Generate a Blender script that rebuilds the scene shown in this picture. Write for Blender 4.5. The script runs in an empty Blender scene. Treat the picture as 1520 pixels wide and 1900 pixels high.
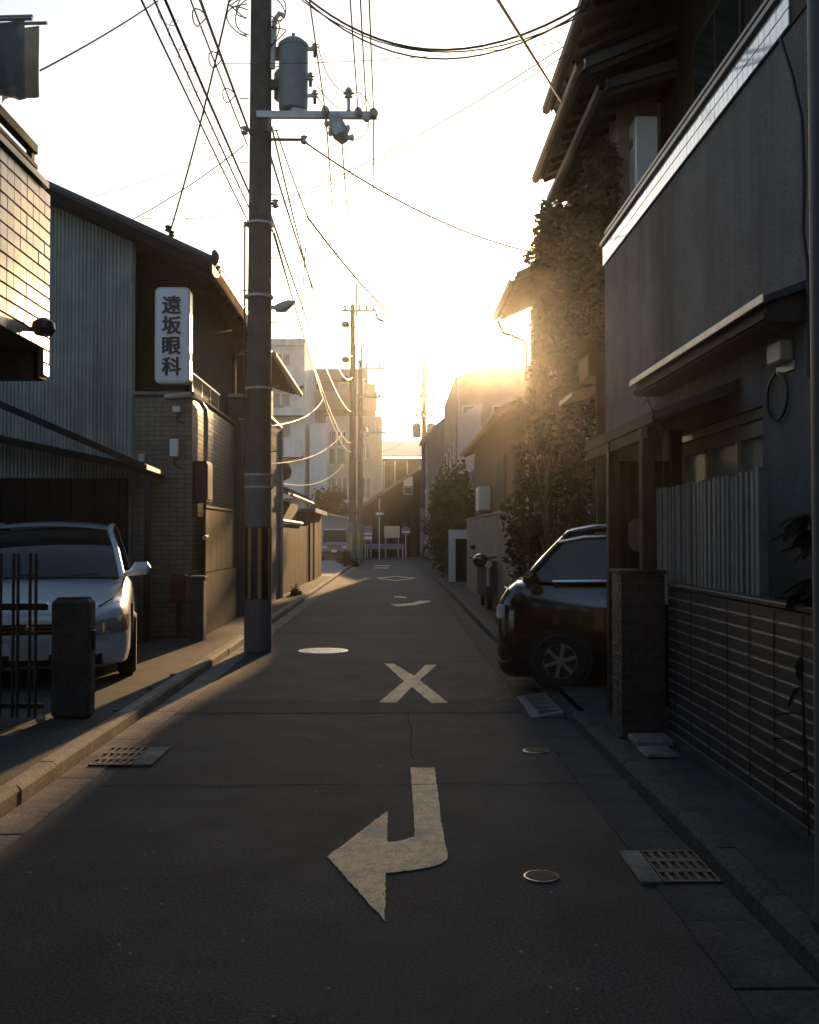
import bpy, bmesh, math, random
from mathutils import Vector, Matrix, Quaternion
random.seed(7)
R = math.radians
SC = bpy.context.scene
COL = SC.collection

# ------------------------------------------------------------------ camera
CAM_H = 1.5
F_PX = 1900.0                                  # focal length in photograph pixels (1520 x 1900)
VPX, VPY = 732.0, 995.0                        # where the street vanishes in the photograph
YAW = math.atan((760 - VPX) / F_PX)            # aimed slightly right of the street
PITCH = math.atan((VPY - 950) / F_PX)          # and slightly up
cam_data = bpy.data.cameras.new('camera')
cam = bpy.data.objects.new('camera', cam_data)
COL.objects.link(cam)
cam.location = (0, 0, CAM_H)
cam.rotation_euler = (math.pi / 2 + PITCH, 0, -YAW)
cam_data.sensor_fit = 'VERTICAL'
cam_data.sensor_height = 36.0
cam_data.lens = 36.0 * F_PX / 1900.0
cam_data.clip_start = 0.05
cam_data.clip_end = 6000
SC.camera = cam
CAM_ROT = cam.rotation_euler.to_matrix()
CAM_LOC = Vector(cam.location)

def ray(px, py):
    return (CAM_ROT @ Vector(((px - 760) / F_PX, (950 - py) / F_PX, -1.0)))
def at_y(px, py, y):
    d = ray(px, py); return CAM_LOC + d * (y / d.y)
def at_x(px, py, x):
    d = ray(px, py); return CAM_LOC + d * (x / d.x)
def at_z(px, py, z):
    d = ray(px, py); return CAM_LOC + d * ((z - CAM_H) / d.z)

# ------------------------------------------------------------------ light
SUN_DIR = ray(922, 650).normalized()
SUN_EL = math.asin(SUN_DIR.z)
SUN_AZ = math.atan2(SUN_DIR.x, SUN_DIR.y)      # clockwise from +Y
world = bpy.data.worlds.new('World')
SC.world = world
world.use_nodes = True
nt = world.node_tree
bg = nt.nodes['Background']
sky = nt.nodes.new('ShaderNodeTexSky')
sky.sky_type = 'NISHITA'
sky.sun_disc = False
sky.sun_elevation = SUN_EL
sky.sun_rotation = SUN_AZ
sky.altitude = 50
sky.air_density = 1.0
sky.dust_density = 1.8
sky.ozone_density = 1.3
nt.links.new(sky.outputs['Color'], bg.inputs['Color'])
bg.inputs['Strength'].default_value = 0.15
sun_data = bpy.data.lights.new('sun', 'SUN')
sun_data.energy = 5.0
sun_data.angle = R(0.53)
sun_data.color = (1.0, 0.62, 0.29)
sun = bpy.data.objects.new('sun', sun_data)
COL.objects.link(sun)
sun.rotation_euler = SUN_DIR.to_track_quat('Z', 'Y').to_euler()
sun.location = (8, 60, 30)
SC.view_settings.view_transform = 'Standard'
SC.view_settings.look = 'None'
SC.view_settings.gamma = 1.0
SC.view_settings.use_curve_mapping = False
SC.view_settings.exposure = 0.68
SC.render.engine = 'CYCLES'
SC.cycles.use_denoising = True
SC.cycles.max_bounces = 8
SC.cycles.diffuse_bounces = 4
SC.cycles.volume_bounces = 1
SC.cycles.sample_clamp_indirect = 6.0

# ------------------------------------------------------------------ materials
MATS = {}
def mat(key, col, rough=0.8, metal=0.0, var=0.15, scale=6.0, bump=0.0, bscale=60.0, spec=0.5,
        rnd=0.0, dirt=None, dscale=1.3, coat=0.0, speck=0.0, sscale=110.0, streak=0.0, kscale=5.0):
    """Procedural material: base colour broken up by noise in object space, optional per-object
    variation (rnd), stains (dirt colour) and fine bump."""
    if key in MATS: return MATS[key]
    m = bpy.data.materials.new(key); m.use_nodes = True
    n = m.node_tree; p = n.nodes['Principled BSDF']
    p.inputs['Roughness'].default_value = rough
    p.inputs['Metallic'].default_value = metal
    p.inputs['Specular IOR Level'].default_value = spec
    p.inputs['Coat Weight'].default_value = coat
    p.inputs['Coat Roughness'].default_value = 0.05
    tc = n.nodes.new('ShaderNodeTexCoord')
    ns = n.nodes.new('ShaderNodeTexNoise'); ns.inputs['Scale'].default_value = scale
    ns.inputs['Detail'].default_value = 6; ns.inputs['Roughness'].default_value = 0.62
    n.links.new(tc.outputs['Object'], ns.inputs['Vector'])
    mr = n.nodes.new('ShaderNodeMapRange')
    mr.inputs['From Min'].default_value = 0.3; mr.inputs['From Max'].default_value = 0.7
    mr.inputs['To Min'].default_value = 1 - var; mr.inputs['To Max'].default_value = 1 + var
    n.links.new(ns.outputs['Fac'], mr.inputs['Value'])
    val = mr.outputs[0]
    if rnd:
        oi = n.nodes.new('ShaderNodeObjectInfo')
        m2 = n.nodes.new('ShaderNodeMapRange')
        m2.inputs['To Min'].default_value = 1 - rnd; m2.inputs['To Max'].default_value = 1 + rnd
        n.links.new(oi.outputs['Random'], m2.inputs['Value'])
        mu = n.nodes.new('ShaderNodeMath'); mu.operation = 'MULTIPLY'
        n.links.new(val, mu.inputs[0]); n.links.new(m2.outputs[0], mu.inputs[1]); val = mu.outputs[0]
    if streak:
        kp = n.nodes.new('ShaderNodeMapping'); kp.inputs['Scale'].default_value = (1.0, 1.0, 0.07)
        n.links.new(tc.outputs['Object'], kp.inputs['Vector'])
        k1 = n.nodes.new('ShaderNodeTexNoise'); k1.inputs['Scale'].default_value = kscale; k1.inputs['Detail'].default_value = 5; k1.inputs['Roughness'].default_value = .7
        n.links.new(kp.outputs[0], k1.inputs['Vector'])
        k2 = n.nodes.new('ShaderNodeMapRange'); k2.inputs['From Min'].default_value = 0.42; k2.inputs['From Max'].default_value = 0.7
        k2.inputs['To Min'].default_value = 1.0; k2.inputs['To Max'].default_value = 1 - streak
        n.links.new(k1.outputs['Fac'], k2.inputs['Value'])
        k3 = n.nodes.new('ShaderNodeMath'); k3.operation = 'MULTIPLY'
        n.links.new(val, k3.inputs[0]); n.links.new(k2.outputs[0], k3.inputs[1]); val = k3.outputs[0]
    if speck:
        s1 = n.nodes.new('ShaderNodeTexNoise'); s1.inputs['Scale'].default_value = sscale; s1.inputs['Detail'].default_value = 2
        n.links.new(tc.outputs['Object'], s1.inputs['Vector'])
        s2 = n.nodes.new('ShaderNodeMapRange'); s2.inputs['From Min'].default_value = 0.32; s2.inputs['From Max'].default_value = 0.72
        s2.inputs['To Min'].default_value = 1 - speck*.6; s2.inputs['To Max'].default_value = 1 + speck*1.6
        n.links.new(s1.outputs['Fac'], s2.inputs['Value'])
        s3 = n.nodes.new('ShaderNodeMath'); s3.operation = 'MULTIPLY'
        n.links.new(val, s3.inputs[0]); n.links.new(s2.outputs[0], s3.inputs[1]); val = s3.outputs[0]
    base = n.nodes.new('ShaderNodeRGB'); base.outputs[0].default_value = (*col, 1)
    vm = n.nodes.new('ShaderNodeVectorMath'); vm.operation = 'SCALE'
    n.links.new(base.outputs[0], vm.inputs[0]); n.links.new(val, vm.inputs['Scale'])
    out = vm.outputs[0]
    if dirt:
        nd = n.nodes.new('ShaderNodeTexNoise'); nd.inputs['Scale'].default_value = dscale
        nd.inputs['Detail'].default_value = 8; nd.inputs['Roughness'].default_value = 0.7
        n.links.new(tc.outputs['Object'], nd.inputs['Vector'])
        rp = n.nodes.new('ShaderNodeMapRange')
        rp.inputs['From Min'].default_value = 0.46; rp.inputs['From Max'].default_value = 0.72
        n.links.new(nd.outputs['Fac'], rp.inputs['Value'])
        mx = n.nodes.new('ShaderNodeMix'); mx.data_type = 'RGBA'
        mx.inputs[7].default_value = (*dirt, 1)
        n.links.new(rp.outputs[0], mx.inputs[0]); n.links.new(out, mx.inputs[6])
        out = mx.outputs[2]
    n.links.new(out, p.inputs['Base Color'])
    if bump:
        nb = n.nodes.new('ShaderNodeTexNoise'); nb.inputs['Scale'].default_value = bscale
        nb.inputs['Detail'].default_value = 4
        n.links.new(tc.outputs['Object'], nb.inputs['Vector'])
        bp = n.nodes.new('ShaderNodeBump'); bp.inputs['Strength'].default_value = bump
        bp.inputs['Distance'].default_value = 0.02
        n.links.new(nb.outputs['Fac'], bp.inputs['Height'])
        n.links.new(bp.outputs['Normal'], p.inputs['Normal'])
    MATS[key] = m
    return m

def glassy(key, col, rough=0.05):
    m = mat(key, col, rough, var=0.05, spec=0.8); return m

# ------------------------------------------------------------------ mesh builder
class MB:
    def __init__(self): self.bm = bmesh.new()
    def box(self, x0, x1, y0, y1, z0, z1):
        v = [self.bm.verts.new((x, y, z)) for z in (z0, z1) for y in (y0, y1) for x in (x0, x1)]
        for f in ((0,2,3,1),(4,5,7,6),(0,1,5,4),(2,6,7,3),(0,4,6,2),(1,3,7,5)):
            self.bm.faces.new([v[i] for i in f])
        return self
    def obox(self, c, ax, ay, az):
        """oriented box, centre c, half-axes vectors"""
        c, ax, ay, az = Vector(c), Vector(ax), Vector(ay), Vector(az)
        v = [self.bm.verts.new(c + ax*i + ay*j + az*k) for k in (-1,1) for j in (-1,1) for i in (-1,1)]
        for f in ((0,2,3,1),(4,5,7,6),(0,1,5,4),(2,6,7,3),(0,4,6,2),(1,3,7,5)):
            self.bm.faces.new([v[i] for i in f])
        return self
    def beam(self, a, b, w, h, up=(0,0,1)):
        a, b = Vector(a), Vector(b); d = (b-a); L = d.length; d.normalize()
        s = d.cross(Vector(up)); s.normalize(); u = s.cross(d)
        return self.obox((a+b)/2, d*L/2, s*w/2, u*h/2)
    def prism(self, pts, ext):
        """polygon (3-D points) extruded by vector ext"""
        ext = Vector(ext); a = [self.bm.verts.new(Vector(p)) for p in pts]; b = [self.bm.verts.new(Vector(p)+ext) for p in pts]
        n = len(pts)
        self.bm.faces.new(a[::-1]); self.bm.faces.new(b)
        for i in range(n): self.bm.faces.new((a[i], a[(i+1)%n], b[(i+1)%n], b[i]))
        return self
    def poly(self, pts):
        self.bm.faces.new([self.bm.verts.new(Vector(p)) for p in pts]); return self
    def tube(self, path, r, sides=8, cap=True):
        path = [Vector(p) for p in path]; n = len(path)
        rr = r if isinstance(r, (list, tuple)) else [r]*n
        rings = []; prev = None
        for i, p in enumerate(path):
            t = (path[min(i+1,n-1)] - path[max(i-1,0)])
            if t.length < 1e-9: t = Vector((0,0,1))
            t.normalize()
            if prev is None:
                u = t.orthogonal().normalized()
            else:
                u = prev - t*prev.dot(t)
                u = u.normalized() if u.length > 1e-6 else t.orthogonal().normalized()
            prev = u; w = t.cross(u)
            rings.append([self.bm.verts.new(p + (u*math.cos(2*math.pi*k/sides) + w*math.sin(2*math.pi*k/sides))*rr[i]) for k in range(sides)])
        for a, b in zip(rings, rings[1:]):
            for k in range(sides): self.bm.faces.new((a[k], a[(k+1)%sides], b[(k+1)%sides], b[k]))
        if cap and sides > 2:
            self.bm.faces.new(rings[0][::-1]); self.bm.faces.new(rings[-1])
        return self
    def lathe(self, prof, c=(0,0,0), seg=20, axis='z'):
        """prof: list of (r, h)"""
        c = Vector(c); rings = []
        for r, h in prof:
            ring = []
            for k in range(seg):
                a = 2*math.pi*k/seg; x, y = r*math.cos(a), r*math.sin(a)
                q = {'z': (x, y, h), 'x': (h, x, y), 'y': (y, h, x)}[axis]
                ring.append(self.bm.verts.new(c + Vector(q)))
            rings.append(ring)
        for a, b in zip(rings, rings[1:]):
            for k in range(seg): self.bm.faces.new((a[k], a[(k+1)%seg], b[(k+1)%seg], b[k]))
        self.bm.faces.new(rings[0][::-1]); self.bm.faces.new(rings[-1])
        return self
    def ball(self, c, r, u=12, v=8, sc=(1,1,1)):
        M = Matrix.Translation(Vector(c)) @ Matrix.Diagonal((r*sc[0], r*sc[1], r*sc[2], 1))
        bmesh.ops.create_uvsphere(self.bm, u_segments=u, v_segments=v, radius=1, matrix=M); return self
    def grid(self, rows):
        vs = [[self.bm.verts.new(Vector(p)) for p in r] for r in rows]
        for a, b in zip(vs, vs[1:]):
            for i in range(len(a)-1): self.bm.faces.new((a[i], a[i+1], b[i+1], b[i]))
        return self
    def bevel(self, w, seg=1):
        bmesh.ops.bevel(self.bm, geom=[e for e in self.bm.edges], offset=w, segments=seg, affect='EDGES', clamp_overlap=True)
        return self
    def mesh(self, name, m, smooth=False):
        bmesh.ops.recalc_face_normals(self.bm, faces=self.bm.faces[:])
        me = bpy.data.meshes.new(name); self.bm.to_mesh(me); self.bm.free()
        if m: me.materials.append(m)
        if smooth:
            me.polygons.foreach_set('use_smooth', [True]*len(me.polygons))
            try: me.set_sharp_from_angle(angle=R(40))
            except Exception: pass
        return me
    def build(self, name, m, parent=None, label=None, cat=None, group=None, kind=None, smooth=False):
        return place(self.mesh(name, m, smooth), name, parent, label, cat, group, kind)

def tag(o, label=None, cat=None, group=None, kind=None):
    if label: o['label'] = label
    if cat: o['category'] = cat
    if group: o['group'] = group
    if kind: o['kind'] = kind
    return o
WLOC = {}
def place(me, name, parent=None, label=None, cat=None, group=None, kind=None, loc=(0,0,0), rotz=0.0):
    o = bpy.data.objects.new(name, me); COL.objects.link(o)
    o.location = loc; o.rotation_euler = (0, 0, rotz)
    WLOC[o.name] = Vector(loc)
    if parent is not None:
        o.parent = parent
        o.matrix_parent_inverse = Matrix.Translation(WLOC[parent.name]).inverted()
    return tag(o, label, cat, group, kind)
def thing(name, loc, label, cat, group=None):
    o = bpy.data.objects.new(name, None); COL.objects.link(o)
    o.location = loc; o.empty_display_size = 0.2
    WLOC[o.name] = Vector(loc)
    return tag(o, label, cat, group)
def copy_tree(o, parent=None):
    c = o.copy(); COL.objects.link(c); WLOC[c.name] = WLOC[o.name].copy()
    if parent is not None: c.parent = parent
    for ch in list(o.children): copy_tree(ch, c)
    return c
def box(name, m, x0, x1, y0, y1, z0, z1, parent=None, bev=0.0, **k):
    b = MB().box(x0, x1, y0, y1, z0, z1)
    if bev: b.bevel(bev)
    return b.build(name, m, parent, **k)
def sag(a, b, s, n=14):
    a, b = Vector(a), Vector(b)
    return [a.lerp(b, i/n) - Vector((0,0,4*s*(i/n)*(1-i/n))) for i in range(n+1)]

# palette (base colours; road paint and pale render carry light and shade)
M_ASPH = mat('asphalt', (0.040,0.042,0.047), 0.82, var=0.32, scale=1.6, bump=1.0, bscale=120, spec=0.3, speck=0.75, sscale=75, dirt=(0.085,0.085,0.086), dscale=0.5)
M_ASPH2 = mat('asphalt_patch', (0.030,0.031,0.034), 0.82, var=0.3, scale=3.0, bump=1.0, bscale=130, spec=0.3, speck=0.7, sscale=85)
M_SEAM = mat('bitumen', (0.010,0.010,0.010), 0.95, spec=0.05)
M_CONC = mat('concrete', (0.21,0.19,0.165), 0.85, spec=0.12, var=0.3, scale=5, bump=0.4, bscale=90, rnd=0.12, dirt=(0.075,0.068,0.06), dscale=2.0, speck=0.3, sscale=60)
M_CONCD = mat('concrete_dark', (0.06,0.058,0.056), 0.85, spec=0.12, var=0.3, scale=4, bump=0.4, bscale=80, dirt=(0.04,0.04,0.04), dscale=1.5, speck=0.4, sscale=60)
M_PAINT = mat('road_paint', (0.88,0.58,0.31), 0.7, var=0.22, scale=14, bump=0.4, bscale=160, dirt=(0.46,0.38,0.28), dscale=3.0, speck=0.3, sscale=90)  # tan of warm light put into the colour; the paint itself is white
M_STEEL = mat('steel', (0.42,0.41,0.40), 0.38, metal=0.9, var=0.25, scale=20, bump=0.2)
M_IRON = mat('cast_iron', (0.075,0.07,0.066), 0.55, metal=0.5, var=0.3, scale=30, bump=0.5, bscale=150)
M_BLACK = mat('black_metal', (0.014,0.014,0.015), 0.4, var=0.2)
M_RUBBER = mat('rubber', (0.012,0.012,0.012), 0.8)
M_CABLE = mat('cable_black', (0.018,0.018,0.020), 0.5)
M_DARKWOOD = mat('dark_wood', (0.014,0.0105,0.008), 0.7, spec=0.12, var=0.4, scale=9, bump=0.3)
M_BROWN = mat('brown_board', (0.045,0.021,0.011), 0.7, spec=0.12, var=0.3, scale=8, bump=0.2)
M_WOOD = mat('weathered_wood', (0.055,0.036,0.022), 0.75, spec=0.12, var=0.35, scale=9, bump=0.3)
M_ROOF = mat('roof_tile', (0.045,0.046,0.05), 0.45, var=0.25, scale=10, rnd=0.2)
M_GREYW = mat('grey_stucco', (0.175,0.165,0.155), 0.9, spec=0.12, var=0.14, scale=2, bump=0.6, bscale=90, dirt=(0.13,0.124,0.118), dscale=0.9, streak=.5, kscale=1.5, speck=.25, sscale=50)
M_LGREY = mat('light_grey_stucco', (0.24,0.23,0.215), 0.88, spec=0.12, var=0.12, scale=2.5, bump=0.4, bscale=100, dirt=(0.16,0.15,0.14), dscale=0.8, streak=.4)
M_WHITE = mat('white_paint', (0.72,0.71,0.69), 0.6, var=0.08, scale=4, dirt=(0.5,0.48,0.44), dscale=1.0)
M_GLASS = glassy('window_glass', (0.02,0.03,0.03), 0.06)
M_ALU = mat('aluminium', (0.45,0.44,0.42), 0.35, metal=0.8, var=0.1)
M_PVC = mat('grey_pvc_pipe', (0.42,0.41,0.39), 0.4, var=0.1)
M_GUTD = mat('dark_gutter', (0.05,0.042,0.035), 0.5, var=0.2)
M_PALEG = mat('shaded_grey_render', (0.13,0.137,0.155), 0.9, spec=0.12, var=0.15, scale=3, bump=.4, dirt=(0.085,0.088,0.095), streak=.35)  # pale grey wall; its bluish shade is put into the colour

# ================================================================== ground and road
def gp(px, py, z=0.0): 
    p = at_z(px, py, z); return (p.x, p.y)
b = MB(); N = 40
b.grid([[(-1500 + 3000*i/N, -60 + 2600*j/N, -0.06) for i in range(N+1)] for j in range(N+1)])
b.build('ground', mat('earth', (0.09,0.085,0.075), 0.9, var=0.3, scale=0.05), kind='structure')
b = MB(); b.grid([[(-1.86 + 2.98*i/6, -6 + j*1.0, 0.0) for i in range(7)] for j in range(69)])
road = b.build('road', M_ASPH, kind='structure')
b = MB(); b.grid([[(-60 + i*6.0, 62.6 + j*1.35, -0.006) for i in range(21)] for j in range(6)])
b.build('cross_street', M_ASPH, kind='structure')
# trench repairs and seams in the asphalt
def strip(x0, x1, y0, y1, z, m, name):
    MB().grid([[(x0 + (x1-x0)*i/8, y, z) for i in range(9)] for y in (y0, y1)]).build(name, m, road)
strip(-1.85, 1.11, 8.72, 9.34, 0.0035, M_ASPH2, 'trench_repair')
strip(-1.85, 1.11, 19.2, 23.0, 0.0035, M_ASPH2, 'trench_repair')
for (x0, x1, y0, w) in ((-1.85,1.11,9.34,.014), (-1.85,1.11,8.71,.008), (0.13,1.11,7.76,.007), (-1.85,1.11,6.19,.010), (-1.85,1.11,12.2,.02), (-1.85,1.11,15.8,.03)):
    n = 24; top = []; bot = []
    for i in range(n+1):
        x = x0 + (x1-x0)*i/n; j = random.uniform(-.012,.012)
        bot.append((x, y0 + j, 0.0075)); top.append((x, y0 + j + w*random.uniform(.7,1.3), 0.0075))
    MB().grid([bot, top]).build('road_seam', M_SEAM, road)
MB().grid([[(0.12 + .01*math.sin(y*5), y, .0075), (0.126 + .012*math.sin(y*5), y, .0075)] for y in [6.9 + .2*i for i in range(10)]]).build('road_seam', M_SEAM, road)

rc = random.Random(14)
for (x_, y_, a_, n_) in ((.9,10.6,2.0,22),(-.6,7.4,1.2,18),(-1.5,11.0,.7,16),(.35,12.4,1.7,20)):
    lft, rgt = [], []
    for i in range(n_):
        w_ = .0028*(1-i/n_)+.0012; a_ += rc.gauss(0,.35); x_ += .055*math.cos(a_); y_ += .055*math.sin(a_)
        if not (-1.8 < x_ < 1.08): break
        lft.append((x_-w_*math.sin(a_), y_+w_*math.cos(a_), .0073)); rgt.append((x_+w_*math.sin(a_), y_-w_*math.cos(a_), .0073))
    if len(lft) > 3: MB().grid([lft, rgt]).build('road_crack', M_SEAM, road)
# verges behind the kerbs
b = MB(); b.grid([[(-9 + (9-2.202)*i/6, -6 + j*1.5, 0.10) for i in range(7)] for j in range(29)])
b.build('pavement', M_CONCD, kind='structure')
b = MB(); b.grid([[(1.532 + 7*i/5, -6 + j*1.5, 0.10) for i in range(6)] for j in range(48)])
b.build('pavement', M_CONCD, kind='structure')
b = MB(); b.grid([[(-22 + (22-2.245)*i/6, 37.4 + j*1.5, 0.02) for i in range(7)] for j in range(18)])
b.build('parking_lot', mat('pale_asphalt', (0.16,0.16,0.165), 0.8, var=0.25, scale=1.5, bump=.4), kind='structure')

# gutters and kerbs, unit by unit
def gutter(side):
    if side < 0: g0, g1, k0, k1 = -2.085, -1.862, -2.20, -2.09
    else:        g0, g1, k0, k1 = 1.122, 1.417, 1.422, 1.53
    root = MB().box(min(g0,k0)+.004, max(g1,k1)-.004, -6, 62, -0.08, -0.012).build('gutter', M_CONCD, kind='structure')
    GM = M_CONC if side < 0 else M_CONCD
    slab = MB().box(g0, g1, 0.004, 0.596, -0.01, 0.006).bevel(0.004).mesh('gutter_slab', GM)
    h = 0.105
    if side < 0: prof = [(k0,-.01),(k1,-.01),(k1,h*.75),(k1-.02,h),(k0,h)]
    else:        prof = [(k0,-.01),(k1,-.01),(k1,h),(k0+.02,h),(k0,h*.75)]
    ks = MB().prism([(x,0.003,z) for x,z in prof], (0,0.5965,0)).bevel(0.003).mesh('kerb_stone', GM)
    prof2 = [(x, min(z, .045)) for x, z in prof]
    low = MB().prism([(prof2[0][0],0.003,-.01),(prof2[1][0],0.003,-.01),(prof2[2][0],0.003,.05 if side>0 else .02),(k0,0.003,.05 if side<0 else .02)], (0,0.594,0)).bevel(0.004).mesh('kerb_stone', GM)
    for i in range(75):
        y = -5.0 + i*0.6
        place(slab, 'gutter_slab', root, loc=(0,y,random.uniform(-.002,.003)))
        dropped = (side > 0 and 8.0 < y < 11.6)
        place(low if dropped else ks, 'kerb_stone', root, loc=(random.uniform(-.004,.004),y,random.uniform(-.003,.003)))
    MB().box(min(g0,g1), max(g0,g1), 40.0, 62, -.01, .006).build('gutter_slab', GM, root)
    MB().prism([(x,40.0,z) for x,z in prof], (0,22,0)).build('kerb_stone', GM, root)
gutter(-1); gutter(1)

# ------------------------------------------------------------------ painted markings
def paint(pts, name, label, cat, group=None):
    fine = []; rg_ = random.Random(len(pts))
    for (xa, ya), (xb, yb) in zip(pts, pts[1:]+pts[:1]):
        L_ = math.hypot(xb-xa, yb-ya); n_ = max(1, int(L_/.025))
        for i in range(n_):
            u = i/n_; j = .0035 if i else 0
            fine.append((xa+(xb-xa)*u + rg_.uniform(-j,j), ya+(yb-ya)*u + rg_.uniform(-j*2,j*2)))
    b = MB(); b.prism([(x, y, 0.0042) for x, y in fine], (0,0,0.0028))
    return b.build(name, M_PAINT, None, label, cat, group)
arrow_px = [(762,1426),(806,1426),(811,1460),(818,1520),(826,1565),(831,1590),(828,1599),(820,1605),(806,1609),(770,1616),(740,1620),(716,1622),(714,1711),(660,1650),(607,1592),(660,1552),(719,1507),(719,1566),(745,1562),(770,1555),(769,1520),(765,1470)]
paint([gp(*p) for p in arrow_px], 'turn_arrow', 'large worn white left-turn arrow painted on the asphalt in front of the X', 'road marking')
xz = lambda u, v: gp(560 + u/3.04, 1180 + v/3.04)
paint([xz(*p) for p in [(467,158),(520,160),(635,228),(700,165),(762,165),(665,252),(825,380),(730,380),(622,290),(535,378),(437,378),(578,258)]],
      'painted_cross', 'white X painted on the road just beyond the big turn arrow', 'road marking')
fa = lambda u, v: gp(480 + u/3.8, 750 + v/3.8)
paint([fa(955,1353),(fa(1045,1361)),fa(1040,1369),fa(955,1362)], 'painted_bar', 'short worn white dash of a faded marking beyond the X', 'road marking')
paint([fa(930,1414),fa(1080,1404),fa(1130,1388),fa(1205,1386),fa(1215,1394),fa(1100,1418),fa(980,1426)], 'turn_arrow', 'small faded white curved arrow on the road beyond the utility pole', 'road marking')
cx, cy, hw, hl, t = 0.06, 36.5, 0.74, 2.1, 0.17
o = [(cx-hw,cy),(cx,cy-hl),(cx+hw,cy),(cx,cy+hl)]; k = 0.78
b = MB()
for i in range(4):
    a, c = o[i], o[(i+1)%4]
    ai = (cx+(a[0]-cx)*k, cy+(a[1]-cy)*k); ci = (cx+(c[0]-cx)*k, cy+(c[1]-cy)*k)
    b.prism([(p[0],p[1],.0042) for p in (a,c,ci,ai)], (0,0,.0028))
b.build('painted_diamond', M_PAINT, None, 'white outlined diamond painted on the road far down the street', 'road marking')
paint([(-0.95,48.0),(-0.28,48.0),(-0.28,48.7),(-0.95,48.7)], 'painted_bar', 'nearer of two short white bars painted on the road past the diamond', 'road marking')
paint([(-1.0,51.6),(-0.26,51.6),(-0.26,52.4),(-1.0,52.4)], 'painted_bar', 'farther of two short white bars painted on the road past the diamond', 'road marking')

# ------------------------------------------------------------------ covers and grates
def manhole(px, py, r, label, ribs):
    x, y = gp(px, py); t = thing('manhole_cover', (x,y,0), label, 'manhole cover')
    MB().lathe([(r*1.0,.001),(r*1.0,.008),(r*.93,.009),(r*.93,.001)], (x,y,0), 32).build('frame_ring', M_STEEL, t, smooth=False)
    MB().lathe([(r*.90,.001),(r*.90,.009),(r*.01,.0095)], (x,y,0), 32).build('lid', M_STEEL if ribs else M_IRON, t)
    b = MB(); s = r*.9/8
    for i in range(-7,8):
        for j in range(-7,8):
            if math.hypot(i,j) < 7.3 and (i+j) % 2 == 0:
                b.box(x+i*s-s*.38, x+i*s+s*.38, y+j*s-s*.38, y+j*s+s*.38, .0085, .0125)
    b.build('tread_pattern', M_STEEL if ribs else M_IRON, t)
manhole(600, 1208, .325, 'large round steel manhole cover shining beside the utility pole', True)
manhole(994, 1394, .088, 'small round cover near the right gutter between X and arrow', False)
manhole(1005, 1628, .078, 'small round cover beside the big turn arrow near the gutter grate', False)

def grate(x0, x1, y0, y1, label, rows, cols, frame_side):
    t = thing('drain_grate', ((x0+x1)/2,(y0+y1)/2,0), label, 'drain grate')
    z = .016
    gx0, gx1 = (x0, x1 - .14) if frame_side > 0 else (x0 + .1, x1)
    if frame_side > 0: box('concrete_rim', M_CONC, gx1+.003, x1, y0, y1, .001, z+.002, t, bev=.004)
    else: box('concrete_rim', M_CONC, x0, gx0-.003, y0, y1, .001, z+.002, t, bev=.004)
    box('sump', M_BLACK, gx0+.01, gx1-.01, y0+.01, y1-.01, .0065, .008, t)
    w = (gx1-gx0)/cols; h = (y1-y0)/rows
    for j in range(rows+1):
        yy = y0 + j*h; box('grate_bar', M_IRON, gx0, gx1, yy-h*.16 if j else yy, yy+h*.16 if j<rows else yy, .009, z+.001, t)
    for i in range(cols+1):
        xx = gx0 + i*w; box('grate_bar', M_IRON, xx-w*.22 if i else xx, xx+w*.22 if i<cols else xx, y0+.002, y1-.002, .009, z, t)
grate(-1.99, -1.58, 6.72, 7.28, 'cast iron drain grate in a concrete rim along the left gutter', 3, 6, 1)
grate(1.06, 1.41, 4.42, 4.86, 'dark drain grate in the shaded gutter by the slatted fence', 3, 6, -1)
t = thing('kerb_ramp', (1.42,9.0,0), 'pale grey wedge ramp lying in the gutter before the black car', 'kerb ramp')
MB().prism([(1.13,8.45,.008),(1.40,8.45,.008),(1.40,8.45,.052),(1.17,8.45,.014)], (0,1.1,0)).bevel(.004).build('wedge', mat('ramp_plastic', (0.14,0.145,0.155), .6, var=.3, scale=20), t)
for i in range(5):
    box('tread_rib', mat('ramp_plastic', (0.3,.31,.33)), 1.20, 1.39, 8.55+i*.2, 8.58+i*.2, .03, .056, t)

# ================================================================== left side: tiled building over the car park
M_TILE = mat('ochre_tile', (0.52,0.43,0.29), 0.28, var=0.12, scale=5, rnd=0.28)
M_TILEG = mat('grout_dark', (0.045,0.04,0.035), 0.9)
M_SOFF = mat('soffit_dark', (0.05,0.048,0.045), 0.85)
XF = -2.6
t = thing('tile_building', (XF,7.7,0), 'upper storey clad in glossy ochre tiles, overhanging the car park', 'building')
box('wall_core', M_TILEG, -9, XF-.012, 1.5, 7.70, 2.89, 4.08, t)
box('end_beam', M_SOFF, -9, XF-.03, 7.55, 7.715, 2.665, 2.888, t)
box('wall_core', M_TILEG, XF-.06, XF-.012, 7.55, 7.70, 2.665, 2.89, t)
tw, th = 0.122, 0.098
tile = MB().box(XF-.011, XF, .002, tw-.002, .0055, th-.0055).bevel(.002).mesh('tile', M_TILE)
for i in range(16):
    for j in range(12 + (2 if i == 0 else 0)):
        z = 2.89 + (j-2 if i == 0 else j)*th*1.012
        if i == 0: z = 2.89 + (j-2)*th*1.012
        place(tile, 'tile', t, loc=(random.uniform(-.0015,.0015), 7.722-(i+1)*tw, z))
box('roof_edge', M_BLACK, -9, XF+.03, 1.5, 7.6, 4.085, 4.13, t)
for z0, z1 in ((4.16,4.20),(4.27,4.345)):
    box('roof_rail', M_DARKWOOD, XF-.05, XF+.01, 1.5, 7.42, z0, z1, t, bev=.006)
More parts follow.
